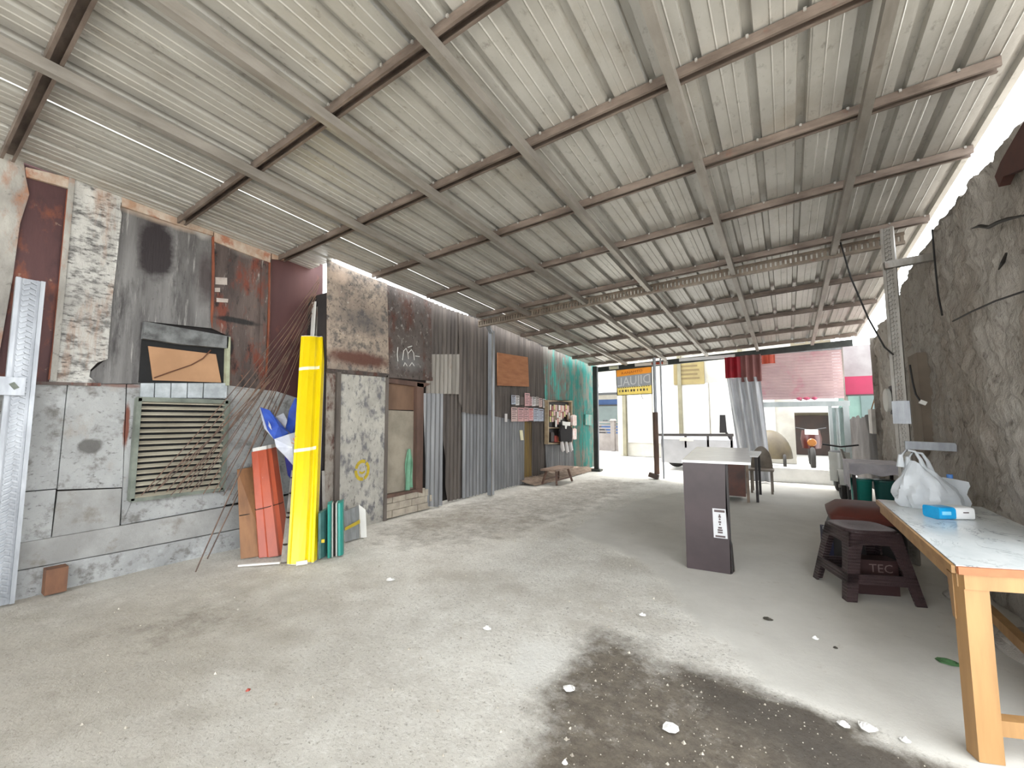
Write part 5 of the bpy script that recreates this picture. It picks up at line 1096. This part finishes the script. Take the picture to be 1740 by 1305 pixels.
part('flag_cloth', MB().prism([(-.95, 16.0, 1.75), (-.2, 16.0, 1.75), (-.35, 16.0, 1.2), (-.9, 16.0, .95)], (0, .02, 0)), MC['orange_cloth'], of)
part('pole', MB().tube([(-.96, 16.01, 0), (-.96, 16.01, 1.9)], .02, 8), M_galv, of)
trp = thing('tarp_covered_cart', (-.5, 14.4, 0), 'cart under a yellowish tarp beyond the kiosk opening, left side', 'cart')
part('cover', MB().grid(16, 8, lambda u, v: (-.45+.55*math.sin(v*math.pi/2)*math.cos(u*2*math.pi), 14.4+.5*math.sin(v*math.pi/2)*math.sin(u*2*math.pi), .25+.8*math.cos(v*math.pi/2))), mat('yellow_grey_tarp', S(84, 74, 52), S(66, 56, 42), 3), trp, True)
for x in (-.8, -.1): part('wheel', ring((x, 14.0, .2), .15, .04), M_ty, trp, True)
mt = thing('red_motorcycle', (.55, 14.6, 0), 'dark red motorcycle facing the kiosk opening, with a white number plate', 'motorcycle')
M_mr = flat('dark_red_paint', 70, 22, 18, rough=.3)
w_ = part('wheel', ring((.55, 14.2, .3), .24, .06), M_ty, mt, True); part('rim', ring((.55, 14.2, .3), .17, .02), M_al, w_, True)
part('wheel', ring((.55, 15.4, .3), .24, .06), M_ty, mt, True)
part('fairing', MB().sheet(8, 6, lambda u, v: (.55+.5*(u-.5)*(1-.3*abs(v-.5)), 14.28+.25*(u-.5)**2*4+.1*v, .55+.5*v), (0, .03, 0)), M_mr, mt, True)
part('headlight', MB().lathe((.55, 14.25, .72), [(.0, -.02), (.09, -.02), (.11, .0), (.11, .06)], 16, 'y'), flat('amber_lens', 150, 96, 44, rough=.15), mt, True)
part('number_plate', MB().bx(.40, .70, 14.18, 14.2, .94, 1.08), MC['white_plastic'], mt)
part('handlebar', MB().tube([(.2, 14.5, 1.12), (.55, 14.45, 1.05), (.9, 14.5, 1.12)], .02, 6), M_blk, mt); part('seat', MB().box((.55, 15.1, .78), (.26, .8, .12)), M_blk, mt); part('tank', MB().box((.55, 14.75, .75), (.3, .4, .26), taper=.7), M_mr, mt)

# ================================================================== LITTER AND GRIT
def scrap(px, py, r, m, label, cat, h=.012, seed=1):
    c = onz(px, py); mb = MB()
    mb.grid(8, 5, lambda u, v: (c.x+r*v*math.cos(u*2*math.pi)*(1+.45*nz((math.cos(u*6.283)*1.3, math.sin(u*6.283)*1.3, seed*3.3), 1.5)), c.y+r*v*math.sin(u*2*math.pi)*(1+.45*nz((math.cos(u*6.283)*1.3+4, math.sin(u*6.283)*1.3, seed*3.3), 1.5)), -.002+h*(1-v)+h*.7*nz((u*4, v*4, seed), 2)+.004))
    return one(cat.replace(' ', '_'), mb, m, label, cat)
M_pp = flat('white_litter', 236, 234, 230, rough=.7); M_lf = flat('green_leaf', 76, 116, 74); M_lf2 = flat('dark_leaf', 70, 66, 58)
scrap(1140, 1237, .035, M_pp, 'flat white oval disc lying on the dark soil', 'plastic disc', .006, 1)
for px, py, r, lab in ((967, 1170, .03, 'crumpled white paper scrap left of the oval disc on the soil'), (1434, 1231, .025, 'small white scrap at the soil edge, left of the bigger one'), (1474, 1236, .035, 'biggest white paper scrap at the edge of the dark soil'),
    (1538, 1258, .02, 'tiny white scrap at the soil edge nearest the table leg'), (1092, 1045, .025, 'white scrap on the pale floor in front of the counter'), (828, 1068, .025, 'white scrap in the middle of the pale floor'), (663, 985, .04, 'white scrap on the floor near the teal bundle'), (960, 1297, .012, 'tiny white scrap at the bottom edge of the picture'), (1385, 1085, .02, 'faint white scrap before the stool')):
    scrap(px, py, r, M_pp, lab, 'paper scrap', .014, px)
scrap(1305, 1052, .03, M_lf2, 'dark dry leaf on the floor between counter and stool', 'leaf', .008, 4)
scrap(1612, 1125, .05, M_lf, 'green leaf on the floor left of the table leg', 'leaf', .012, 6)
scrap(1420, 1101, .015, M_lf2, 'tiny dark leaf fragment in front of the table', 'leaf', .006, 9)
scrap(421, 1174, .011, flat('red_scrap', 150, 60, 44), 'tiny red scrap on the left part of the floor', 'scrap', .012, 8)
mb = MB(); rg = random.Random(4)
cnt = 0
while cnt < 2600:
    x, y = rg.uniform(-4.2, .6), rg.uniform(.6, 5.5)
    d = sdist(x, y, SOIL)
    if sdist(x, y, SLAB) > -.02 or (d < 0 and rg.random() < .72): continue
    r = rg.uniform(.0012, .0045) if rg.random() < .93 else rg.uniform(.005, .011); z = -.012+.012*fbm((x, y, 0), 1.3, 1)*.5
    a = rg.random()*6
    mb.add([(x+r*math.cos(a+q*1.57), y+r*math.sin(a+q*1.57)*.8, z) for q in range(4)]+[(x+r*.2, y, z+r*1.2)], [(0, 1, 4), (1, 2, 4), (2, 3, 4), (3, 0, 4)]); cnt += 1
one('floor_grit', mb, mat('pale_grit', S(196, 188, 172), S(120, 110, 98), 30), 'loose pale grit scattered over the soil and worn concrete', 'grit', kind='stuff')
